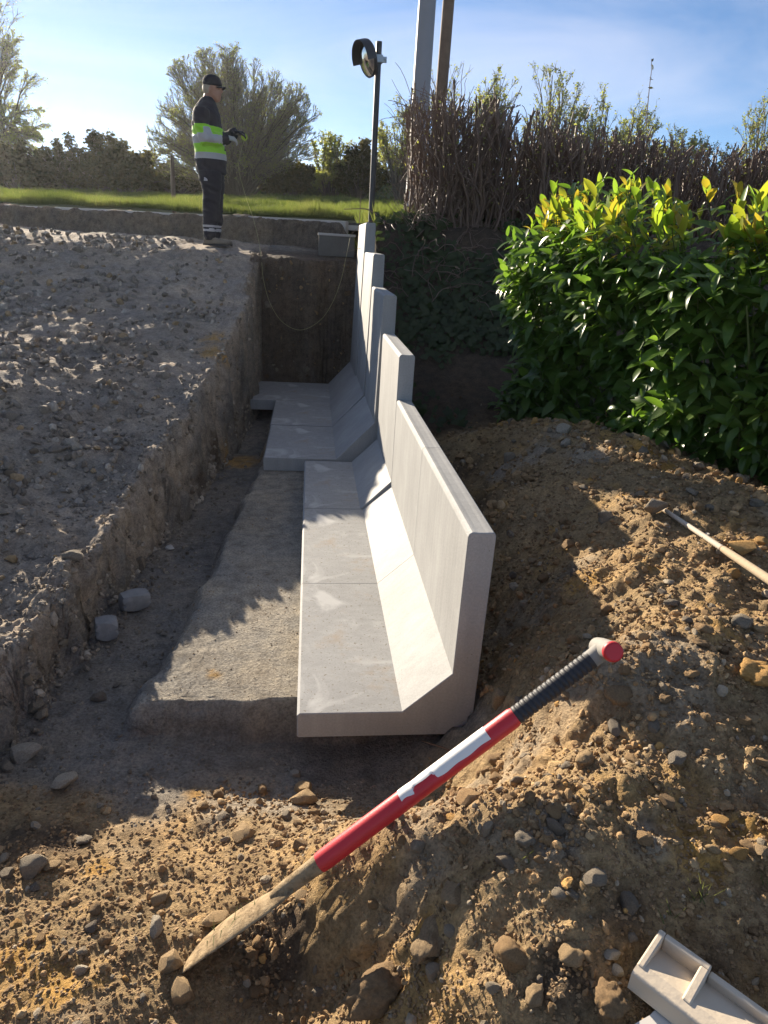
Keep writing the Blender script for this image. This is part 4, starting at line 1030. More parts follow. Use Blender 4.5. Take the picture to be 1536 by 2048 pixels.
hero(1408, 1072, 12, K_, 'white', 'white glinting pebble beside the tool handle', 3, (1, 0.8, 0.8), 0.1)
hero(1340, 1152, 14, K_, 'pale', 'round ringed pebble below the tool handle', 4, (1.1, 1, 0.7), 0.1)
hero(1340, 1205, 20, C_, 'dust', 'largest rounded lump in the cluster of stones mid heap', 7, (1.1, 1, 0.8), 0.1, name='soil_clod', cat='soil clod')
hero(1480, 1250, 28, C_, 'dust', 'big greyish lump near the right frame edge mid heap', 6, (1.1, 1, 0.8), 0.1, name='soil_clod', cat='soil clod')
hero(1400, 1275, 22, C_, 'clod', 'brown lump left of the big greyish one mid heap', 5, (1.1, 1, 0.8), 0.6, name='soil_clod', cat='soil clod')
hero(1370, 1262, 14, K_, 'dark', 'dark blocky stone beside the brown lump mid heap', 5, (0.9, 1, 1), 0.6)
hero(1510, 1345, 40, C_, 'ochre', 'large yellowish clod at the right frame edge above the handle height', 3, (1.1, 1, 0.8), 0.6, name='soil_clod', cat='soil clod')
hero(1235, 1395, 34, C_, 'clod', 'knobbly brown clod right of the black shovel grip', 4, (1.0, 0.9, 1.0), 1.6, name='soil_clod', cat='soil clod')
hero(1000, 1405, 26, K_, 'tan', 'tan block stone at the corner of the wall end', 8, (0.8, 0.8, 1.1), 1.6)
hero(1348, 1520, 24, K_, 'dust', 'brown wedge stone on the sunny heap right of the shovel', 9, (1.1, 0.8, 0.9), 0.6)
hero(1165, 1530, 26, C_, 'tan', 'tan lump on the sunny heap right of the sticker', 1, (1.1, 0.9, 0.8), 0.6, name='soil_clod', cat='soil clod')
hero(1215, 1520, 18, K_, 'tan', 'small tan stone right of the tan lump on the heap', 2, (0.9, 0.9, 1.0), 0.6)
hero(1440, 1630, 20, K_, 'ochre', 'ochre stone on the lower right of the heap', 3, (1.1, 0.9, 0.8), 0.6)
hero(1478, 1705, 22, K_, 'ochre', 'bright ochre stone near the right edge above the channel', 6, (1, 0.9, 0.9), 0.9)
hero(1290, 1672, 22, K_, 'clod', 'rust brown stone in the middle of the lower heap', 7, (1, 0.9, 0.7), 0.9)
hero(940, 1590, 34, K_, 'clod', 'broad brown stone on the mound just right of the shaft', 4, (1.2, 0.9, 0.6), 0.2)

# two cut cobbles on the trench floor
M['granite'] = simple('granite_sett', (0.20, 0.198, 0.195), 0.85, 0.4, 22, 0.004, 70)
def cobble(px, py, sx, sy, sz, rz, label, tilt=0.0):
    P = np.array(at_z(px, py, -1.745)); g = np.random.default_rng(int(px))
    V, F = ICO[3]; m = np.abs(V).max(1)[:, None]; V = V / m
    V = V * (1 - 0.05 * (np.linalg.norm(V, axis=1, keepdims=True) - 1)); V = V + 0.05 * np.stack([fbm(V[:, 0], V[:, 1], V[:, 2], f=1.6, o=3, s=int(px) + q) for q in range(3)], 1)
    me = mesh_from('granite_cobble', V * np.array((sx, sy, sz)) / 2, F, M['granite'], True)
    try: me.set_sharp_from_angle(angle=R(34))
    except Exception: pass
    o = link('granite_cobble', me); o.location = (P[0], P[1], -1.76 + sz / 2); o.rotation_euler = (tilt, 0.04, rz); HERO_XY.append((P[0], P[1], max(sx, sy) / 2))
    tag(o, label, 'cobble', 'granite cobbles on the trench floor')
cobble(214, 1268, 0.098, 0.085, 0.095, 0.35, 'cubic grey granite cobble on the trench floor, nearer of the two')
cobble(270, 1210, 0.140, 0.082, 0.088, 0.62, 'oblong grey granite cobble on the trench floor, farther of the two', 0.08)

# scattered stones: the largest in view are things, the rest stuff
def scatter(n, g):
    y = np.exp(g.uniform(np.log(0.55), np.log(9.6), n)); u = g.uniform(-0.64, 1.10, n); x = u * (y + 0.35) 
    return x, y
g = np.random.default_rng(5)
x, y = scatter(69000, g)
left, bed, trench, bank, heap = zones(x, y)
lip = np.abs(x - 0.5 * (lipx(y) + toex(y)))
z0 = H0(x, y)
gradm = sstep(-1.74, -1.5, z0)
dens = 1.5 * left * (0.5 + 0.8 * sstep(-0.2, 0.4, fbm(x, y, f=1.3, o=2, s=301))) + heap * (0.34 + 0.30 * gradm) + 0.16 * trench + 0.0 * bed + 0.30 * bank * sstep(6.2, 5.0, y)
dens = dens + 0.7 * np.exp(-((x - toex(y) - 0.04) / 0.07) ** 2) * (y > 1.9) * (y < 4.2)
dens = np.where((x > -0.62) & (x < 0.66) & (y > 1.96) & (y < 8.3), dens * np.where(x < np.interp(y, *BEDX), 0.35, 0.0), dens)
dens = np.where((y > 8.2) & (x > -0.62), 0, dens)
dens = np.where((x + 1.1) ** 2 + (y - 9.15) ** 2 < 0.35, 0, dens)
dens = dens * (0.35 + 1.3 * sstep(-0.25, 0.45, fbm(x, y, f=3.6, o=3, s=311)))
keep = g.random(len(x)) < dens * 0.52
x, y, left, bed, trench, bank, heap, gradm = [a[keep] for a in (x, y, left, bed, trench, bank, heap, gradm)]
n = len(x)
dist = np.sqrt(x * x + y * y + 1.4 ** 2)
rmin = np.maximum(0.0055, np.where(left > 0.5, 0.0040, 0.0030) * dist)
r = rmin * (1 - g.random(n) * 0.985) ** (-1 / 2.6)
r = np.minimum(r, np.where(left > 0.5, np.where(lip[keep] < 0.25, 0.018, 0.05), np.where(trench > 0.5, 0.022, 0.050)) * g.uniform(0.6, 1.0, n))
for hx, hy, hr in HERO_XY:
    r = np.where((x - hx) ** 2 + (y - hy) ** 2 < (hr * 1.0) ** 2, np.minimum(r, 0.008), r)
flat = (y < 1.85) & (x < 0.1) & (gradm < 0.4)
tn = g.random(n)
kind = np.where(left > 0.5, np.where(g.random(n) < 0.75, 'rock', 'clod'), np.where(g.random(n) < 0.70, 'clod', 'rock'))
tint = np.empty(n, object)
Pz = H(x, y)
greyish = sstep(0.15, 0.5, fbm(x, y, Pz, f=3.3, o=3, s=95)) 
for i in range(n):
    t = tn[i]
    if left[i] > 0.5: tint[i] = 'rubble' if t < 0.55 else 'rubble_pale' if t < 0.85 else 'dark' if t < 0.94 else 'tan'
    elif trench[i] > 0.5: tint[i] = 'dust' if t < 0.6 else 'dark' if t < 0.85 else 'grey'
    elif bank[i] > 0.5: tint[i] = 'earth' if t < 0.8 else 'dust'
    else:
        q = t - 0.25 * greyish[i]
        tint[i] = ('grey' if q < -0.05 else 'clod' if q < 0.60 else 'tan' if q < 0.74 else 'ochre' if q < 0.77 else 'dust' if q < 0.88 else 'grey' if q < 0.95 else 'dark')
        if kind[i] == 'clod' and tint[i] in ('grey', 'dark'): kind[i] = 'rock'
pxx, pyy, dep = project(np.stack([x, y, Pz], 1))
inview = (pxx > 5) & (pxx < 1531) & (pyy > 400) & (pyy < 2043)
app = r / dep * F_PX
# which of them the eye meets: march the line of sight over the ground
def seen(idx):
    P = np.stack([x[idx], y[idx], Pz[idx] + r[idx] * 0.6], 1); ok = np.ones(len(idx), bool)
    for t in np.linspace(0.35, 0.985, 60):
        Q = P * t; ok &= H0(Q[:, 0], Q[:, 1]) < Q[:, 2] + 0.012
        wallq = (Q[:, 0] > 0.5) & (Q[:, 0] < 0.632) & (Q[:, 1] > 2.0) & (Q[:, 1] < 8.17)
        ok &= ~(wallq & (Q[:, 2] < np.where(Q[:, 1] < 4.03, -0.867, -0.6)))
    return ok
order = np.argsort(-app * inview)
big = order[:700]; big = big[seen(big)]
NB = 215
big = big[:NB]
COLW = dict(clod='brown', tan='tan', ochre='ochre', dust='dusty brown', grey='grey', dark='dark', earth='dark earth', rubble='grey brown', rubble_pale='light grey')
MARKS = [(1208, 1310, 'T handle end'), (1090, 1400, 'black shovel grip'), (900, 1550, 'torn white sticker'), (740, 1670, 'red shovel shaft'), (620, 1760, 'shovel socket'), (470, 1870, 'shovel blade'), (340, 1950, 'shovel blade tip'),
         (1340, 1930, 'beige channel pocket'), (1480, 2010, 'beige channel'), (1310, 1030, 'ribbed handle end'), (1440, 1120, 'tool handle middle'), (1520, 1190, 'thick tool handle end'),
         (985, 1110, 'near wall end'), (950, 1450, 'near wall foot'), (900, 930, 'long low wall top'), (1100, 850, 'heap top below the laurel'), (1300, 930, 'ochre patch on the heap'), (1450, 980, 'heap edge by the laurel'),
         (1262, 1797, 'dark stone on edge'), (758, 1985, 'biggest round clod'), (1217, 2002, 'round clod by the channel'), (1018, 1913, 'round clod in the mound'), (905, 1785, 'long tan mound stone'), (973, 1655, 'pale upright chip'), (1110, 1655, 'pointed dark crest stone'),
         (1480, 1100, 'ochre sandstone slab'), (1340, 1205, 'stone cluster mid heap'), (1480, 1250, 'greyish lump mid heap'), (1510, 1345, 'yellowish edge clod'), (1235, 1395, 'knobbly brown clod'), (1478, 1705, 'bright ochre stone'), (1348, 1520, 'brown wedge stone'),
         (610, 1597, 'tan stone pair'), (485, 1668, 'sunken flat tan stone'), (316, 1858, 'pale stone by the blade'), (185, 1854, 'dark pointed stone'), (166, 1937, 'white-topped stone'), (62, 1736, 'dark jagged stone'), (128, 1562, 'pale blocky stone'),
         (45, 1503, 'pale oval stone'), (75, 1405, 'rubble row'), (230, 1230, 'granite cobbles'), (430, 705, 'bank lip ochre patch'), (400, 790, 'trench lip'), (150, 1110, 'big bank lip stone'), (430, 480, 'boots of the worker'), (60, 800, 'gravel left edge'), (250, 620, 'mid gravel'), (100, 560, 'upper left gravel'), (100, 980, 'lower left gravel'), (500, 560, 'far trench corner')]
MK = np.array([m[:2] for m in MARKS], float)
def where(px, py, r_):
    d = np.hypot((MK[:, 0] - px), (MK[:, 1] - py)); k = int(np.argmin(d)); dx, dy = px - MK[k, 0], py - MK[k, 1]
    if d[k] < 18: w = 'at'
    else:
        h = 'left of' if dx < 0 else 'right of'; v = 'behind' if dy < 0 else 'in front of'
        w = h if abs(dx) > 2.0 * abs(dy) else v if abs(dy) > 2.0 * abs(dx) else f"{'behind' if dy < 0 else 'before'} and {h}"
    return w + ' the ' + MARKS[k][2], d[k]
rows_ = []
for i in big:
    nm = 'soil_clod' if kind[i] == 'clod' and not (left[i] > 0.5 or trench[i] > 0.5) else 'stone'
    w, d = where(pxx[i], pyy[i], app[i])
    rows_.append((f"{COLW[tint[i]]} {'earth clod' if nm == 'soil_clod' else 'rounded stone' if kind[i] == 'clod' else 'angular stone'}", w, d, i, nm))
byk = {}
for q in rows_: byk.setdefault((q[0], q[1]), []).append(q)
ORD = ['closest', 'second closest', 'third closest', 'fourth closest', 'fifth closest', 'sixth closest', 'seventh closest']
for (what, w), L_ in byk.items():
    L_.sort(key=lambda q: q[2])
    for k, q in enumerate(L_):
        i = q[3]
        lab = f"small {what} {w}" if len(L_) == 1 else f"{what} {w}, {ORD[min(k, 6)]} such"
        grp = 'stones and clods on the dug spoil' if not (left[i] > 0.5 or trench[i] > 0.5) else 'rubble stones in the grey gravel'
        put_stone(q[4], lab, 'soil clod' if q[4] == 'soil_clod' else 'stone', (x[i], y[i], Pz[i]), r[i], kind[i], tint[i], 3 if app[i] > 12 else 2, int(g.integers(0, 8)),
                  (1, g.uniform(0.7, 1), g.uniform(0.55, 0.95)), g.uniform(0, 6.28), g.uniform(-0.3, 0.3), grp, 0.32)
rest = np.setdiff1d(np.arange(n), big)
near_frame = (pxx > -300) & (pxx < 2300) & (pyy < 2300)
rest = rest[near_frame[rest]]
def pebbles(name, idx, label):
    VV, FF, TT, off = [], [], [], 0
    lib = {}
    for i in idx:
        sub = 2 if app[i] > 7 else 1
        k = (kind[i], sub, int(i) % 7)
        if k not in lib: lib[k] = rock_shape(sub, 900 + k[2] * 13 + (77 if kind[i] == 'rock' else 0), kind[i])
        V, F = lib[k]
        Q = (V * r[i] * np.array((1, 0.85, 0.75))) @ rotm(g).T * 1.0
        Q = Q + np.array((x[i], y[i], Pz[i] + r[i] * 0.22))
        VV.append(Q); FF.append(F + off); off += len(Q)
        TT.append(np.tile(np.array(TINT[tint[i]]) * g.uniform(0.78, 1.2), (len(Q), 1)))
    tag(link(name, mesh_from(name, np.concatenate(VV), np.concatenate(FF), M['stone'], False, attr={'tint': np.concatenate(TT)})), label, kind='stuff')
lm_ = left[rest] + trench[rest] > 0.5
pebbles('gravel', rest[lm_], 'loose grey gravel left of the trench and on its floor')
pebbles('crumbs', rest[~lm_], 'loose crumbs of earth and small stones on the spoil')
fy = np.exp(g.uniform(np.log(1.9), np.log(8.2), 1500)); ft = g.random(1500) ** 0.8
wv_ = 0.05 * vnoise(fy * 3.1, fy * 0 + 7) + 0.03 * vnoise(fy * 9.0, fy * 0 + 1)
fx = lipx(fy) + wv_ + (toex(fy) - lipx(fy)) * ft
x = np.concatenate([x, fx]); y = np.concatenate([y, fy]); fz_ = H(fx, fy); Pz = np.concatenate([Pz, fz_])
fr = np.maximum(0.007, 0.003 * fy) * (1 - g.random(1500) * 0.98) ** (-1 / 2.4); r = np.concatenate([r, np.minimum(fr, 0.035)])
app = np.concatenate([app, np.full(1500, 4.0)]); kind = np.concatenate([kind, np.where(g.random(1500) < 0.6, 'rock', 'clod')])
tint = np.concatenate([tint, g.choice(np.array(['rubble', 'rubble', 'rubble_pale', 'dust', 'dark'], object), 1500)])
nw = 160; zz = g.uniform(-1.6, -0.24, nw); xx = g.uniform(-0.58, 0.5, nw); yy = 8.36 + 0.05 * vnoise(xx * 4, xx * 0 + 2) + 0.14 * np.interp(zz, [-1.7, -0.2], [0.15, 0.85])
x = np.concatenate([x, xx]); y = np.concatenate([y, yy]); Pz = np.concatenate([Pz, zz]); r = np.concatenate([r, np.minimum(0.05, 0.014 * (1 - g.random(nw) * 0.98) ** (-1 / 2.4))])
app = np.concatenate([app, np.full(nw, 8.0)]); kind = np.concatenate([kind, np.where(g.random(nw) < 0.6, 'rock', 'clod')]); tint = np.concatenate([tint, g.choice(np.array(['earth', 'earth', 'clod', 'dark'], object), nw)])
pebbles('bank_stones', np.arange(n, n + 1500 + nw), 'small stones bedded in the cut face of the bank')
# finest crumbs: only a few pixels each
nf = 46000
y2 = np.exp(g.uniform(np.log(0.6), np.log(5.5), nf)); u2 = g.uniform(-0.62, 1.02, nf); x2 = u2 * (y2 + 0.35)
l2, b2, t2, k2, h2 = zones(x2, y2)
pr = h2 + 0.55 * l2 + 0.3 * t2 + 0.0 * b2
inw = (x2 > -0.62) & (x2 < 0.66) & (y2 > 1.96)
pr = np.where(inw, np.where(x2 < np.interp(y2, *BEDX), 0.3, np.where((x2 < -0.035) & (y2 < 5.0), 0.22, 0)), pr)
ok = g.random(nf) < pr; x2, y2, l2, t2, h2 = x2[ok], y2[ok], l2[ok], t2[ok], h2[ok]
z2 = H(x2, y2); r2 = (0.0032 + 0.0028 * g.random(len(x2)) ** 2) * (0.6 + 0.55 * y2)
r2 = np.minimum(r2, 0.014) * np.where((x2 > np.interp(y2, *BEDX)) & (y2 > 2.16) & (x2 < 0), 0.4, 1.0)
V0 = np.array([(1, 0, 0), (-1, 0, 0), (0, 1, 0), (0, -1, 0), (0, 0, 1), (0, 0, -1)], float)
F0 = np.array([(4, 0, 2), (4, 2, 1), (4, 1, 3), (4, 3, 0), (5, 2, 0), (5, 1, 2), (5, 3, 1), (5, 0, 3)])
m = len(x2); J = V0[None] * (1 + 0.45 * g.uniform(-1, 1, (m, 6, 3))); J = J + 0.25 * g.uniform(-1, 1, (m, 6, 3))
a_ = g.uniform(0, 6.28, m); ca, sa = np.cos(a_), np.sin(a_)
J = np.stack([J[..., 0] * ca[:, None] - J[..., 1] * sa[:, None], J[..., 0] * sa[:, None] + J[..., 1] * ca[:, None], J[..., 2] * 0.65], -1)
V2 = (J * r2[:, None, None] + np.stack([x2, y2, z2 + r2 * 0.08], 1)[:, None]).reshape(-1, 3)
F2 = (F0[None] + (np.arange(m) * 6)[:, None, None]).reshape(-1, 3)
ti = np.where((l2 + t2 > 0.5)[:, None], np.array(TINT['dust'])[None], np.array(TINT['clod'])[None]) * g.uniform(0.7, 1.35, (m, 1))
ti = np.where(((g.random(m) < 0.12) & (h2 > 0.5))[:, None], np.array(TINT['tan'])[None], ti)
tag(link('fine_crumbs', mesh_from('fine_crumbs', V2, F2, M['stone'], False, attr={'tint': np.repeat(ti, 6, 0)})), 'fine crumbs of earth and grit over the dug ground', kind='stuff')
# thin root and tufts on the spoil
M['root'] = simple('dry_root', (0.20, 0.12, 0.07), 0.9, 0.2, 30)
Q = catmull(np.array([np.array(hit(*p)) + (0, 0, h) for p, h in (((842, 1494), 0.03), ((862, 1503), 0.035), ((882, 1505), 0.025), ((905, 1512), 0.015), ((930, 1528), -0.01))]), np.linspace(0, 4, 24))
mb = MB(); mb.tube(Q - Q[0], np.linspace(0.0025, 0.0035, 24), 6); o_ = mb.build('dry_root', M['root'], None, True); o_.location = tuple(Q[0]); tag(o_, 'thin crooked root sticking out of the spoil below the wall end', 'root')

# ------------------------------------------------------------------ trees and shrubs
def bark(name, col): return simple(name, col, 0.9, 0.3, 18, 0.004, 40)
M['bark'] = bark('grey_brown_bark', (0.105, 0.085, 0.065)); M['twig'] = simple('twig_bark', (0.23, 0.19, 0.135), 0.85, 0.3, 6)
M['hedge_wood'] = simple('hedge_wood', (0.155, 0.102, 0.073), 0.6, 0.4, 5, 0.002, 60)
def leaf_material(name, cols, rough=0.5, transl=0.45, spec=0.4, scale=6.0, tinted=False):
    m, nt, b = new_mat(name)
    n1 = noise(nt, scale, 2, 0.5); k = len(cols)
    a = nd(nt, 'ShaderNodeAttribute', attribute_name='tint')
    oi = nd(nt, 'ShaderNodeObjectInfo')
    c = ramp(nt, n1, [(0.30 + 0.4 * i / max(1, k - 1), q) for i, q in enumerate(cols)])
    c = mixc(nt, 1.0, c, ramp(nt, oi.outputs['Random'], [(0, (0.85, 0.85, 0.85)), (1, (1.15, 1.15, 1.15))]), 'MULTIPLY')
    if tinted: c = mixc(nt, a.outputs['Alpha'], c, a.outputs['Color'])
    nt.links.new(c, b.inputs['Base Color']); b.inputs['Roughness'].default_value = rough; b.inputs['Specular IOR Level'].default_value = spec
    tr = nd(nt, 'ShaderNodeBsdfTranslucent'); nt.links.new(mixc(nt, 1.0, c, (1.9, 1.9, 1.0), 'MULTIPLY'), tr.inputs['Color'])
    mx = nd(nt, 'ShaderNodeMixShader'); mx.inputs[0].default_value = transl
    out = nt.nodes['Material Output']; nt.links.new(b.outputs[0], mx.inputs[1]); nt.links.new(tr.outputs[0], mx.inputs[2]); nt.links.new(mx.outputs[0], out.inputs['Surface'])
    return m
M['bud'] = leaf_material('spring_leaves', [(0.17, 0.205, 0.075), (0.22, 0.24, 0.095), (0.18, 0.165, 0.085)], 0.6, 0.45, 0.2)
M['dull_leaf'] = leaf_material('dull_hedge_leaves', [(0.045, 0.05, 0.018), (0.075, 0.07, 0.024), (0.095, 0.075, 0.03)], 0.6, 0.3, 0.2)
M['ivy'] = leaf_material('ivy_leaves', [(0.022, 0.036, 0.010), (0.034, 0.055, 0.014), (0.05, 0.07, 0.022)], 0.45, 0.3, 0.4)
def leaf_quads(P, size, g, flat=0.5):
    n = len(P); a = g.normal(size=(n, 3)); a[:, 2] *= flat; a /= np.linalg.norm(a, axis=1, keepdims=True)
    b = np.cross(a, g.normal(size=(n, 3))); b /= np.linalg.norm(b, axis=1, keepdims=True) + 1e-9
    s = (size * g.uniform(0.6, 1.35, n))[:, None]
    V = np.stack([P - a * s * 0.5, P + b * s * 0.28 - a * s * 0.05, P + a * s * 0.5, P - b * s * 0.28 - a * s * 0.05], 1).reshape(-1, 3)
    return V, np.arange(4 * n).reshape(n, 4)
def branches(base, ends, g, K=7, sag=0.0, wob=0.04):
    """polylines from base (B,3) to ends (B,3), bowed and wobbly"""
    t = np.linspace(0, 1, K)[None, :, None]
    L = np.linalg.norm(ends - base, axis=1)[:, None, None]
    P = base[:, None] * (1 - t) + ends[:, None] * t
    up = np.array([0, 0, 1.0]); bow = np.sin(np.pi * t) * L * sag * -1
    P = P + bow * up * 0
    side = ends - base; side[:, 2] = 0; sn = np.linalg.norm(side, axis=1, keepdims=True) + 1e-6
    # rise first, lean later (or the reverse): shifts the middle upwards
    P[:, :, 2] += (np.sin(np.pi * t[..., 0]) * L[..., 0] * sag)
    w = g.normal(size=(len(base), K, 3)) * wob; w[:, 0] = 0
    return P + np.cumsum(w, 1) * L * 0.35
def sub_branches(P, rad, per, g, f0=0.25, ln=(0.2, 0.45), ang=0.6, upb=0.35, K=5, shape=None):
    B, Kp, _ = P.shape
    n = B * per; b = np.repeat(np.arange(B), per); f = f0 + (0.97 - f0) * g.random(n) ** 0.85
    s = f * (Kp - 1); i = np.minimum(s.astype(int), Kp - 2); q = (s - i)[:, None]
    st = P[b, i] * (1 - q) + P[b, i + 1] * q
    d = P[b, i + 1] - P[b, i]; d /= np.linalg.norm(d, axis=1, keepdims=True) + 1e-9
    r = g.normal(size=(n, 3)); r -= (r * d).sum(1, keepdims=True) * d; r /= np.linalg.norm(r, axis=1, keepdims=True) + 1e-9
    dd = d * math.cos(ang) + r * math.sin(ang) + np.array([0, 0, upb]); dd /= np.linalg.norm(dd, axis=1, keepdims=True)
    Lp = np.linalg.norm(P[b, -1] - P[b, 0], axis=1)
    L = (Lp * g.uniform(*ln, n) * (1.15 - 0.7 * f))[:, None]
    r0 = (rad[b, i] * 0.55)[:, None] * np.linspace(1, 0.3, K)[None]
    return branches(st, st + dd * L, g, K, 0.06, 0.05), r0
def woody(name, label, base, height, width, n_stem, seed, group=None, cat='tree', stem_r=0.06, spread=1.0, leaf_n=6000, leaf_s=0.07, leaf_m='bud', lvl=(12, 6), twig_r=0.006, shape=1.0, z_lo=0.12, trunk_r=None, droop=0.0, depth_w=None, ang=0.5, l2=(0.20, 0.40), dome=False):
    g = np.random.default_rng(seed)
    root = empty(name, tuple(base), label, cat, group)
    # stems end on an egg-shaped crown
    ph = g.uniform(0, 6.283, n_stem); el = np.arcsin(np.clip(g.uniform(z_lo, 1.0, n_stem), -1, 1))
    c = np.array([0, 0, height * 0.40])
    rx, rz = width / 2, height * 0.60
    ry = (depth_w or width) / 2
    e = np.stack([np.cos(ph) * np.cos(el) * rx, np.sin(ph) * np.cos(el) * ry, np.sin(el) * rz], 1) * g.uniform(0.74, 0.97, n_stem)[:, None] + c
    b0 = np.stack([np.cos(ph), np.sin(ph), 0 * ph], 1) * g.uniform(0, 0.035, n_stem)[:, None] * width * spread
    if trunk_r:
        b0[:, 2] = g.uniform(0.1, 0.5, n_stem) * height; b0[:, :2] *= 0.3
    P1 = branches(b0, e, g, 8, 0.10 if not droop else 0.16, 0.035)
    R1 = stem_r * g.uniform(0.5, 1.1, n_stem)[:, None] * np.linspace(1, 0.22, 8)[None]
    P2, R2 = sub_branches(P1, R1, lvl[0], g, 0.22, l2, ang, 0.30 - droop, 6); R2 = np.maximum(R2, twig_r * 1.1)
    P3, R3 = sub_branches(P2, R2, lvl[1], g, 0.2, (0.30, 0.65), ang, 0.25 - 1.6 * droop, 4); R3 = np.maximum(R3, twig_r * np.linspace(1, 0.5, 4)[None])
    if dome:
        cc = np.array([0, 0, height * 0.40]); sc_ = np.array([rx, ry, rz])
        for A_ in (P1, P2, P3):
            q = (A_ - cc) / sc_; rr_ = np.linalg.norm(q, axis=2, keepdims=True)
            A_[:] = cc + q / np.maximum(rr_, 1e-6) * np.where(rr_ > 0.9, 0.9 + (rr_ - 0.9) * 0.32, rr_) * sc_
    mb = MB(); V, F = tubes(P1, R1, 5); mb.add(V, F)
    if trunk_r: 
        V, F = tubes(np.array([[(0, 0, -0.3), (0.02, 0, 0.15 * height), (0.0, 0.03, 0.35 * height), (0.05, 0, 0.62 * height), (0.0, 0, 0.9 * height)]]), np.array([[1.15, 1, 0.8, 0.5, 0.15]]) * trunk_r, 10); mb.add(V, F)
    mb.build('trunk' if trunk_r else 'stems', M['bark'], root, True)
    cr = MB(); V, F = tubes(P2, R2, 3); cr.add(V, F); V, F = tubes(P3, R3, 3); cr.add(V, F)
    if leaf_n:
        k = g.integers(0, len(P3), leaf_n); f = g.random(leaf_n) * 2.99; i = f.astype(int); q = (f - i)[:, None]
        L = P3[k, i] * (1 - q) + P3[k, i + 1] * q + g.normal(size=(leaf_n, 3)) * leaf_s * 0.5
        V, F = leaf_quads(L, leaf_s, g); cr.add(V, F, 1)
    o = cr.build('crown', [M['twig'], M[leaf_m]], root)
    o['kind'] = 'stuff'
    return root
def fz_at(x, y): return float(field_z(np.array([x]), np.array([y]))[0])
def plant_at(px, Y, *a, zoff=0.0, **k):
    X = at_y(px, 370, Y)[0]; return (X, Y, fz_at(X, Y) - 0.05 + zoff)
def top_h(px, py_top, Y, base): return at_y(px, py_top, Y)[2] - base[2]
def width_m(px0, px1, py, Y): return at_y(px1, py, Y)[0] - at_y(px0, py, Y)[0]
# the big round willow behind the worker
b = plant_at(478, 33)
woody('willow', 'big round multi-stemmed willow with sparse young leaves behind the worker', b, top_h(440, 82, 33, b), width_m(240, 628, 220, 33), 175, 3, None, 'tree', 0.045, 1.3, 38000, 0.065, 'bud', (18, 8), 0.0075, z_lo=-0.45, ang=0.55, l2=(0.16, 0.34), dome=True)
# hedgerow along the far side of the field
def shrub(px0, px1, py_top, Y, seed, label, leaf='dull_leaf', n=9000, ls=0.14, stems=26, lvl=(9, 5), name='hedgerow_shrub', grp='shrubs of the far hedgerow', tw=0.012, zl=-0.3):
    b = plant_at((px0 + px1) / 2, Y)
    return woody(name, label, b, top_h((px0 + px1) / 2, py_top, Y, b), width_m(px0, px1, py_top + 40, Y), stems, seed, grp, 'shrub', 0.05, 2.6, n, ls, leaf, lvl, tw, z_lo=zl, depth_w=2.6)
shrub(-60, 130, 292, 36, 21, 'dark hedgerow shrub below the tall tree at the left edge', n=11000, ls=0.2)
shrub(70, 205, 284, 36.5, 22, 'feathery hedgerow shrub in the gap right of the left tree', n=6500, ls=0.16)
shrub(160, 275, 268, 35, 23, 'hedgerow shrub with a spiky top between left tree and willow', n=8000, ls=0.17)
shrub(175, 345, 300, 34, 24, 'dense rounded bramble shrub sloping down towards the willow', n=14000, ls=0.2)
shrub(290, 420, 340, 35, 25, 'low hedgerow shrub in front of the left willow stems', n=8000, ls=0.16)
shrub(520, 640, 322, 34, 26, 'low dark shrub under the right side of the willow', n=9000, ls=0.17)
shrub(600, 720, 262, 35, 27, 'twiggy pale-leaved shrub right of the willow', 'bud', n=7000, ls=0.12)
shrub(660, 770, 290, 34, 28, 'small dark shrub behind the mirror post', n=8000, ls=0.16)
shrub(-20, 420, 335, 37, 29, 'long dark hedgerow bank closing the field on the left', n=16000, ls=0.22, stems=60, zl=-0.5)
shrub(420, 860, 345, 37, 30, 'long dark hedgerow bank closing the field on the right', n=16000, ls=0.22, stems=60, zl=-0.5)
b = plant_at(800, 30); woody('young_tree', 'slender bushy tree with thin upright twigs left of the grey pole', b, top_h(800, 195, 30, b), width_m(735, 850, 280, 30), 18, 33, None, 'tree', 0.07, 1.2, 5000, 0.1, 'bud', (12, 7), 0.009, z_lo=0.0)
# tall fine-twigged tree at the left edge
b = plant_at(8, 62); b = (b[0], 62.0, 1.2); woody('birch_tree', 'tall fine-twigged tree reaching in at the upper left edge', b, at_y(10, 4, 62)[2] - 1.2, width_m(-90, 125, 150, 62), 46, 35, None, 'tree', 0.11, 1.0, 15000, 0.17, 'bud', (15, 9), 0.017, z_lo=-0.6, trunk_r=0.3, droop=0.22)
# willows behind the bare hedge
for (p0, p1, top, Y, sd, lb) in [(935, 1010, 160, 24, 41, 'thin willow crown showing over the bare hedge by the poles'), (1030, 1190, 132, 26, 42, 'tallest willow crown showing over the middle of the bare hedge'),
                                 (1140, 1260, 172, 25, 43, 'rounded willow crown showing over the hedge right of the tallest one'), (1215, 1340, 195, 27, 44, 'low willow crown showing over the bare hedge by the long shoot'), (1300, 1440, 232, 25, 46, 'lowest willow crown showing just over the right half of the hedge'), (1440, 1640, 200, 24, 45, 'willow crown at the right edge showing over the hedge')]:
    X = at_y((p0 + p1) / 2, 250, Y)[0]; bz = 1.0; b = (X, Y, bz)
    woody('willow', lb, b, at_y((p0 + p1) / 2, top, Y)[2] - bz, width_m(p0, p1, 230, Y), 22, sd, 'willows behind the bare hedge', 'tree', 0.06, 1.2, 5000, 0.085, 'bud', (11, 6), 0.007, z_lo=0.15)
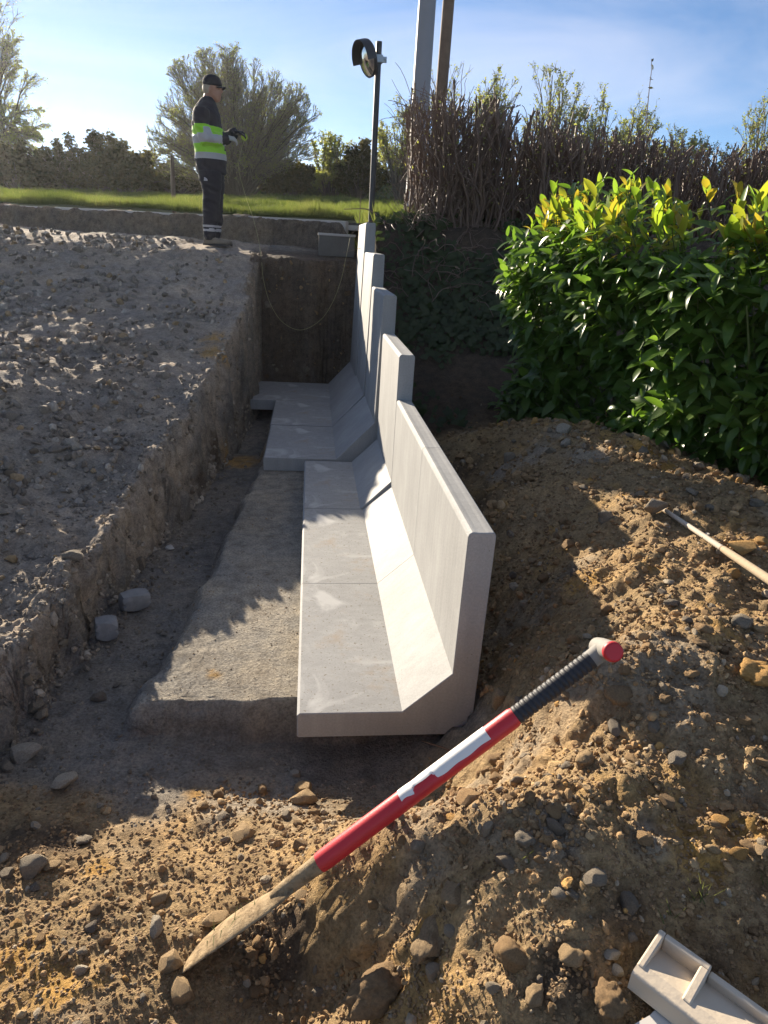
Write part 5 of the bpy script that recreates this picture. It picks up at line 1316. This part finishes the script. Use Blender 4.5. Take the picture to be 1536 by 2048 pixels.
b = (at_y(868, 300, 20)[0], 20, 0.8); woody('young_tree', 'thin twiggy sapling seen between the two poles', b, at_y(868, 108, 20)[2] - 0.8, 0.9, 7, 47, None, 'tree', 0.02, 0.6, 500, 0.06, 'bud', (8, 5), 0.005, z_lo=0.3)

# ------------------------------------------------------------------ bare clipped hedge
def bare_hedge():
    g = np.random.default_rng(77)
    hx = lambda u: 1.12 + u * 5.2
    hy = lambda u: 8.55 - 0.35 * u
    o3 = np.array((hx(0), hy(0), 0.2))
    root = empty('bare_hedge', tuple(o3), 'leafless clipped hedge of upright brown stems behind the laurel', 'hedge')
    n = 860
    u = g.random(n); x = hx(u) + g.normal(0, 0.05, n); y = hy(u) + g.uniform(-0.32, 0.32, n)
    top = np.interp(u, [0, 0.08, 0.2, 0.35, 0.6, 0.8, 1.0], [1.50, 1.56, 1.46, 1.32, 1.25, 1.22, 1.18]) + g.uniform(-0.30, 0.04, n)
    zb = H0(x, y) - 0.05
    b = np.stack([x, y, zb], 1); e = np.stack([x + g.normal(0, 0.24, n), y + g.normal(0, 0.15, n), top], 1)
    P1 = branches(b, e, g, 9, 0.0, 0.075); R1 = g.uniform(0.007, 0.019, n)[:, None] * np.linspace(1, 0.5, 9)[None]
    thick = g.random(n) < 0.16; R1[thick] *= 1.8
    P2, R2 = sub_branches(P1, R1, 7, g, 0.12, (0.14, 0.42), 0.95, 0.35, 5); R2 = np.maximum(R2 * 0.9, 0.0036)
    # clipped tops: knuckles with stubby upright shoots
    P3, R3 = sub_branches(P1, R1, 4, g, 0.80, (0.10, 0.20), 0.45, 1.2, 4); R3 = np.maximum(R3, 0.0062)
    for A_, lim in ((P2, 0.0), (P3, 0.05)):
        uu = np.clip((A_[:, :, 0] - 1.12) / 5.2, 0, 1); tz = np.interp(uu, [0, 0.08, 0.2, 0.35, 0.6, 0.8, 1.0], [1.50, 1.56, 1.46, 1.32, 1.25, 1.22, 1.18]) + lim
        A_[:, :, 2] = np.where(A_[:, :, 2] > tz, tz + (A_[:, :, 2] - tz) * 0.3, A_[:, :, 2])
    okb = lambda P: (P[:, :, 0] / P[:, :, 1]).min(1) > 0.118
    k2, k3 = okb(P2), okb(P3); P2, R2, P3, R3 = P2[k2], R2[k2], P3[k3], R3[k3]
    k1 = okb(P1); P1, R1 = P1[k1], R1[k1]; n = len(P1)
    big_ = np.argsort(-R1[:, 0])[:110]
    for k in big_:
        V, F = tubes(P1[k:k + 1], R1[k:k + 1], 6); link('stem', mesh_from('stem', V - o3, F, M['hedge_wood'], True), root)
    rest_ = np.setdiff1d(np.arange(n), big_)
    mb = MB(); V, F = tubes(P1[rest_], R1[rest_], 4); mb.add(V - o3, F); mb.build('thin_stems', M['hedge_wood'], root, True)['kind'] = 'stuff'
    mb = MB(); V, F = tubes(P2, R2, 3); mb.add(V - o3, F); V, F = tubes(P3, R3, 3); mb.add(V - o3, F)
    # curved side shoots at the free left end
    m = 320; bb = np.stack([1.12 + g.uniform(-0.1, 0.5, m), 8.4 + g.uniform(-0.5, 0.4, m), g.uniform(0.1, 1.45, m)], 1)
    ee = bb + np.stack([g.uniform(-0.34, 0.05, m), g.uniform(-0.35, 0.2, m), g.uniform(-0.05, 0.38, m)], 1)
    P4 = branches(bb, ee, g, 6, 0.05, 0.05); R4 = np.full((m, 6), 0.004) * np.linspace(1, 0.6, 6)[None]; V, F = tubes(P4, R4, 3); mb.add(V - o3, F)
    mb.build('twigs', M['hedge_wood'], root)['kind'] = 'stuff'
    k = 2600; a = g.integers(0, len(P2), k); f = g.integers(1, 5, k); L = P2[a, f] + g.normal(0, 0.02, (k, 3))
    V, F = leaf_quads(L - o3, 0.042, g); mb = MB(); mb.add(V, F); mb.build('buds', M['bud'], root)['kind'] = 'stuff'
    # tall shoot standing out of the hedge
    ps = [at_y(px, py, 8.5) for px, py in [(1292, 260), (1296, 205), (1300, 165), (1303, 140), (1303, 118)]]
    Q = catmull(np.array(ps), np.linspace(0, 4, 20)); mb = MB(); mb.tube(Q - o3, np.linspace(0.006, 0.003, 20), 5)
    V, F = leaf_quads(Q[6::2] - o3 + g.normal(0, 0.012, (7, 3)), 0.05, g); mb.add(V, F, 1); mb.build('long_shoot', [M['hedge_wood'], M['dull_leaf']], root)
bare_hedge()

# ------------------------------------------------------------------ laurel hedge
M['laurel'] = leaf_material('laurel_leaf', [(0.062, 0.125, 0.022), (0.092, 0.172, 0.030), (0.125, 0.205, 0.042)], 0.37, 0.48, 0.5, 3.0, True)
M['laurel_stem'] = simple('laurel_stem', (0.07, 0.10, 0.03), 0.6, 0.2, 20)
def laurel_leaf(fold, curl, wd):
    """one pointed, folded leaf of unit length along +X, upper face +Z"""
    t = np.linspace(0, 1, 7); w = 1.05 * wd * np.sin(np.pi * np.clip(t * 0.93 + 0.04, 0, 1)) ** 0.75 * (1.06 - 0.25 * t); w[-1] = 0.004; w[0] = 0.02
    xm = np.sin(curl * t) / max(curl, 1e-3); zm = -(1 - np.cos(curl * t)) / max(curl, 1e-3)
    V = []
    for i in range(7): V += [(xm[i], -w[i] * math.cos(fold), zm[i] + w[i] * math.sin(fold)), (xm[i], 0, zm[i]), (xm[i], w[i] * math.cos(fold), zm[i] + w[i] * math.sin(fold))]
    F = []
    for i in range(6):
        for j in range(2): a = i * 3 + j; F.append((a, a + 3, a + 4, a + 1))
    return np.array(V), np.array(F)
def laurel():
    g = np.random.default_rng(99)
    o3 = np.array((2.0, 4.4, -0.9))
    root = empty('laurel_hedge', tuple(o3), 'dense glossy green laurel hedge above the right-hand spoil heap', 'hedge')
    LV = [laurel_leaf(f, c, w) for f, c, w in [(0.25, 0.5, 0.20), (0.4, 0.9, 0.19), (0.15, 0.25, 0.215), (0.5, 1.2, 0.18), (0.3, 0.05, 0.20)]]
    # front face runs along the boundary: from its left end far away to the right edge near the camera
    A = np.array((1.86, 5.75)); Bp = np.array((2.82, 2.55)); AB = Bp - A; n2 = _n(np.array((AB[1], -AB[0])));
    if n2[0] > 0: n2 = -n2           # towards the wall
    pos, nor, tipm = [], [], []
    ns = 1350
    s = g.uniform(-0.02, 1.12, ns); hfrac = g.uniform(0, 1, ns) ** 0.9
    topz = lambda q: 0.36 + 0.16 * max(0, 0.25 - q) + 0.03 * np.sin(q * 9) - 0.10 * q
    botz = lambda q: -1.45 + 0.2 * q
    shoots, rads = [], []
    for i in range(ns):
        q, h = s[i], hfrac[i]
        bulge = 0.18 * vnoise(np.array([q * 5]), np.array([h * 3.0]), None, 5)[0] + 0.10 * vnoise(np.array([q * 13]), np.array([h * 8.0]), None, 6)[0]
        d = 0.27 * min(1.0, 1.35 - 1.0 * max(0.0, h - 0.45) ** 2 * 2.2, 0.45 + 2.0 * h) + bulge - 0.16 * g.random() ** 1.5
        endk = max(0, 0.10 - q) / 0.12
        z = botz(q) + (topz(q) - botz(q)) * h
        if h > 0.93: z += g.uniform(0, 0.10); d -= g.uniform(0, 0.75)
        p = A + AB * q + n2 * d
        P = np.array((p[0] + endk * 0.15, p[1], z))
        if g.random() < endk * 0.6: P[:2] -= n2 * g.uniform(0, 0.7)
        out = np.array((n2[0] * 0.8, n2[1] * 0.8, 0.0)) + np.array((0, 0, 0.55 + 1.5 * max(0, h - 0.75) * 4)) + g.normal(0, 0.28, 3)
        out = _n(out); L = g.uniform(0.12, 0.26)
        shoots.append((P, out, L, h))
    leaves = []
    SB, SE = [], []
    for P, out, L, h in shoots:
        SB.append(P - out * L * 0.9); SE.append(P + out * L * 0.45)
        young = h > 0.86 and g.random() < 0.75
        nl = int(g.integers(6, 9))
        ref = _n(np.cross(out, np.array((0.3, 0.2, 1.0))))
        for k in range(nl):
            f = k / (nl - 1); c = P + out * (L * (f * 1.35 - 0.9))
            a = k * 2.4 + g.uniform(-0.4, 0.4)
            rad = ref * math.cos(a) + np.cross(out, ref) * math.sin(a)
            opn = (0.35 if young else 0.75) if k >= nl - 3 else 1.15
            d = _n(rad * math.sin(opn) + out * math.cos(opn) + np.array((0, 0, 0.10 if young else -0.38)))
            up = _n(out - d * (out @ d) + np.array((0, 0, 0.55)) + g.normal(0, 0.18, 3)); up = _n(up - d * (up @ d))
            ln = g.uniform(0.10, 0.20) * (0.9 if young else 1.0) * (0.75 if f > 0.9 else 1)
            leaves.append((c, d, up, ln, int(g.integers(0, 5)), young and k >= nl - 5))
    C = np.array([q[0] for q in leaves]); 
    px, py, dp = project(C)
    # depth into the hedge: leaves near the outer face show largest
    dface = ((C[:, :2] - A) @ n2)
    score = np.array([q[3] for q in leaves]) / dp * F_PX + dface * 14 - 500 * ((px < 960) | (px > 1530) | (py < 350) | (py > 980))
    own = set(np.argsort(-score)[:290].tolist())
    YG = [(0.22, 0.29, 0.035), (0.29, 0.30, 0.04), (0.34, 0.25, 0.035), (0.17, 0.27, 0.035)]
    meshes = {}
    VV, FF, TT, off = [], [], [], 0
    for i, (c, d, up, ln, k, yg) in enumerate(leaves):
        V, F = LV[k]; lat = np.cross(up, d)
        if i in own:
            yk = int(g.integers(0, 4)) if yg else -1
            if (k, yk) not in meshes: meshes[(k, yk)] = mesh_from('leaf', V, F, M['laurel'], True, attr={'tint': np.tile(np.array((*(YG[yk] if yk >= 0 else (0, 0, 0)), 0.8 if yk >= 0 else 0.0)), (len(V), 1))})
            o = link('leaf', meshes[(k, yk)], root)
            mt = Matrix(((d[0], lat[0], up[0], 0), (d[1], lat[1], up[1], 0), (d[2], lat[2], up[2], 0), (0, 0, 0, 1)))
            o.matrix_local = Matrix.Translation(Vector(c - o3)) @ mt @ Matrix.Scale(ln, 4)
        else:
            Q = (V[:, :1] * d + V[:, 1:2] * lat + V[:, 2:] * up) * ln + c - o3
            VV.append(Q); FF.append(F + off); off += len(Q)
            col = (*YG[int(g.integers(0, 4))], 0.8) if yg else (0, 0, 0, 0)
            TT.append(np.tile(np.array(col), (len(Q), 1)))
    o = link('leaves', mesh_from('leaves', np.concatenate(VV), np.concatenate(FF), M['laurel'], True, attr={'tint': np.concatenate(TT)}), root); o['kind'] = 'stuff'
    SB, SE = np.array(SB), np.array(SE); P = branches(SB, SE, g, 4, 0.0, 0.03); V, F = tubes(P - o3, np.full(P.shape[:2], 0.0035), 4)
    # woody frame inside
    m = 120; q = g.uniform(0, 1.1, m); pb = A[None] + AB[None] * q[:, None] - n2[None] * g.uniform(0.15, 0.6, m)[:, None]
    b = np.stack([pb[:, 0], pb[:, 1], np.full(m, -1.6)], 1); e = np.stack([pb[:, 0] + n2[0] * 0.35 + g.normal(0, 0.12, m), pb[:, 1] + n2[1] * 0.35 + g.normal(0, 0.12, m), g.uniform(-0.9, 0.15, m)], 1)
    P2 = branches(b, e, g, 7, 0, 0.04); V2, F2 = tubes(P2 - o3, np.linspace(0.014, 0.005, 7)[None].repeat(m, 0), 5)
    mb = MB(); mb.add(V, F); mb.add(V2, F2); mb.build('stems', M['laurel_stem'], root, True)['kind'] = 'stuff'
    return A, AB, n2
laurel()

# ------------------------------------------------------------------ ivy and roots on the slope behind the wall
def ivy():
    g = np.random.default_rng(123)
    n = 9000
    x = 0.70 + 2.0 * g.random(n); y = 5.3 + 3.3 * g.random(n)
    px, py, _ = project(np.stack([x, y, H0(x, y)], 1))
    cover = sstep(-0.15, 0.35, fbm(x, y, f=1.6, o=3, s=401) + 0.5 * np.exp(-(((px - 910) / 130) ** 2 + ((py - 600) / 110) ** 2)) + 0.4 * np.exp(-((py - 440) / 40) ** 2) - 0.12)
    k = g.random(n) < cover * np.where(px < 800, 0.25, 1.0) * np.where(py > 760, 0.25, 1.0)
    x, y = x[k], y[k]; z = H(x, y) + g.uniform(0.01, 0.16, k.sum()) * 0.8
    P = np.stack([x, y, z], 1); m = len(P)
    nrm = _n(np.array((-0.25, -0.75, 0.6))); a = g.normal(size=(m, 3)); a -= (a @ nrm)[:, None] * nrm; a /= np.linalg.norm(a, axis=1, keepdims=True)
    b = np.cross(nrm, a) + g.normal(0, 0.25, (m, 3)); s = g.uniform(0.022, 0.052, m)[:, None]
    t = P + a * s + nrm * 0.0
    V = np.stack([P - a * s * 0.6, P - a * s * 0.15 + b * s * 0.85, P + a * s * 0.35 + b * s * 0.5, t, P + a * s * 0.35 - b * s * 0.5, P - a * s * 0.15 - b * s * 0.85], 1).reshape(-1, 3)
    F = np.arange(6 * m).reshape(m, 6)
    tag(link('ivy', mesh_from('ivy', V, F, M['ivy'])), 'dark ivy and weeds covering the slope behind the wall', kind='stuff')
    # bramble runners and exposed roots
    m = 90; x = 0.8 + 1.5 * g.random(m); y = 7.3 + 1.1 * g.random(m); b = np.stack([x, y, H0(x, y) + 0.02], 1)
    e = b + np.stack([g.uniform(-0.5, 0.4, m), g.uniform(-0.7, 0.05, m), g.uniform(-0.25, 0.35, m)], 1)
    P = branches(b, e, g, 8, 0.16, 0.10); V, F = tubes(P, np.linspace(0.006, 0.003, 8)[None].repeat(m, 0) * g.uniform(0.5, 1.4, m)[:, None], 4)
    tag(link('bramble_runners', mesh_from('bramble_runners', V, F, M['hedge_wood'], True)), 'dead bramble runners and roots hanging on the slope below the hedge', kind='stuff')
    # sunlit grass tufts along the top of the slope and beside the poles
    n = 5200; x = 0.62 + 1.6 * g.random(n) ** 1.3; y = 8.3 + 2.4 * g.random(n); z = H0(x, y)
    h = g.uniform(0.05, 0.20, n) * (0.5 + 0.9 * (fbm(x, y, f=2.0, o=2, s=411) > 0.0)); th = g.uniform(0, 6.283, n); w = g.uniform(0.004, 0.009, n)
    V = np.stack([np.stack([x - w, y, z], 1), np.stack([x + w, y, z], 1), np.stack([x + np.cos(th) * h * 0.5, y + np.sin(th) * h * 0.5, z + h], 1)], 1).reshape(-1, 3)
    tag(link('verge_grass', mesh_from('verge_grass', V, np.arange(3 * n).reshape(n, 3), M['grass'])), 'sunlit tufts of grass around the post and pole feet', kind='stuff')
    n = 700; x = 0.05 + 0.48 * g.random(n); y = 8.95 + 0.35 * g.random(n); z = H0(x, y) + 0.0
    # small grass blades caught on the shovel and sprouting from the spoil
    VV = []
    for (px_, py_, k_, sp) in [(1165 + 936 - 936, 0, 0, 0)]: pass
    bl = []
    for (qx, qy, m_) in [(1400, 1792, 16), (1340, 1835, 5), (1530, 1755, 4), (940, 1500, 7), (1050, 1723, 3)]:
        c = np.array(hit(qx, qy)); c[2] = float(H(c[:1], c[1:2])[0])
        for _ in range(m_):
            p = c + np.array((g.normal(0, 0.012), g.normal(0, 0.012), 0)); t_ = g.uniform(0, 6.28); hh = g.uniform(0.02, 0.05)
            bl += [p + (-0.0015, 0, 0), p + (0.0015, 0, 0), p + np.array((math.cos(t_) * hh * 0.6, math.sin(t_) * hh * 0.6, hh))]
    for s_ in (0.10, 0.13, 0.16, 0.2, 0.12, 0.145, 0.18, 0.24):
        for _ in range(5):
            p = np.array(tip_world + ax_shovel * s_ + en_shovel * g.uniform(0.0, 0.1)) + np.array((0, 0, 0.02)); t_ = g.uniform(0, 6.28); hh = g.uniform(0.015, 0.045)
            bl += [p + (-0.0013, 0, 0), p + (0.0013, 0, 0), p + np.array((math.cos(t_) * hh, math.sin(t_) * hh, hh * 0.4 - 0.01))]
    bl = np.array(bl); tag(link('grass_wisps', mesh_from('grass_wisps', bl, np.arange(len(bl)).reshape(-1, 3), M['grass'])), 'torn wisps of grass on the shovel blade and the spoil', kind='stuff')
ivy()

# ------------------------------------------------------------------ thin scattering volume, added to imitate lens glare and lift the shade
hm = bpy.data.materials.new('glare_haze'); hm.use_nodes = True; hm.node_tree.nodes.clear()
_o = hm.node_tree.nodes.new('ShaderNodeOutputMaterial'); _v = hm.node_tree.nodes.new('ShaderNodeVolumePrincipled')
_v.inputs['Color'].default_value = (0.92, 0.95, 1.0, 1); _v.inputs['Density'].default_value = 0.0003; _v.inputs['Anisotropy'].default_value = 0.62
hm.node_tree.links.new(_v.outputs[0], _o.inputs['Volume'])
mb = MB(); mb.box((-190, -16, -4.0), (190, 275, 24.0))
hz = mb.build('glare_haze', hm); tag(hz, 'thin bright veil added in the air to imitate lens glare', kind='stuff')
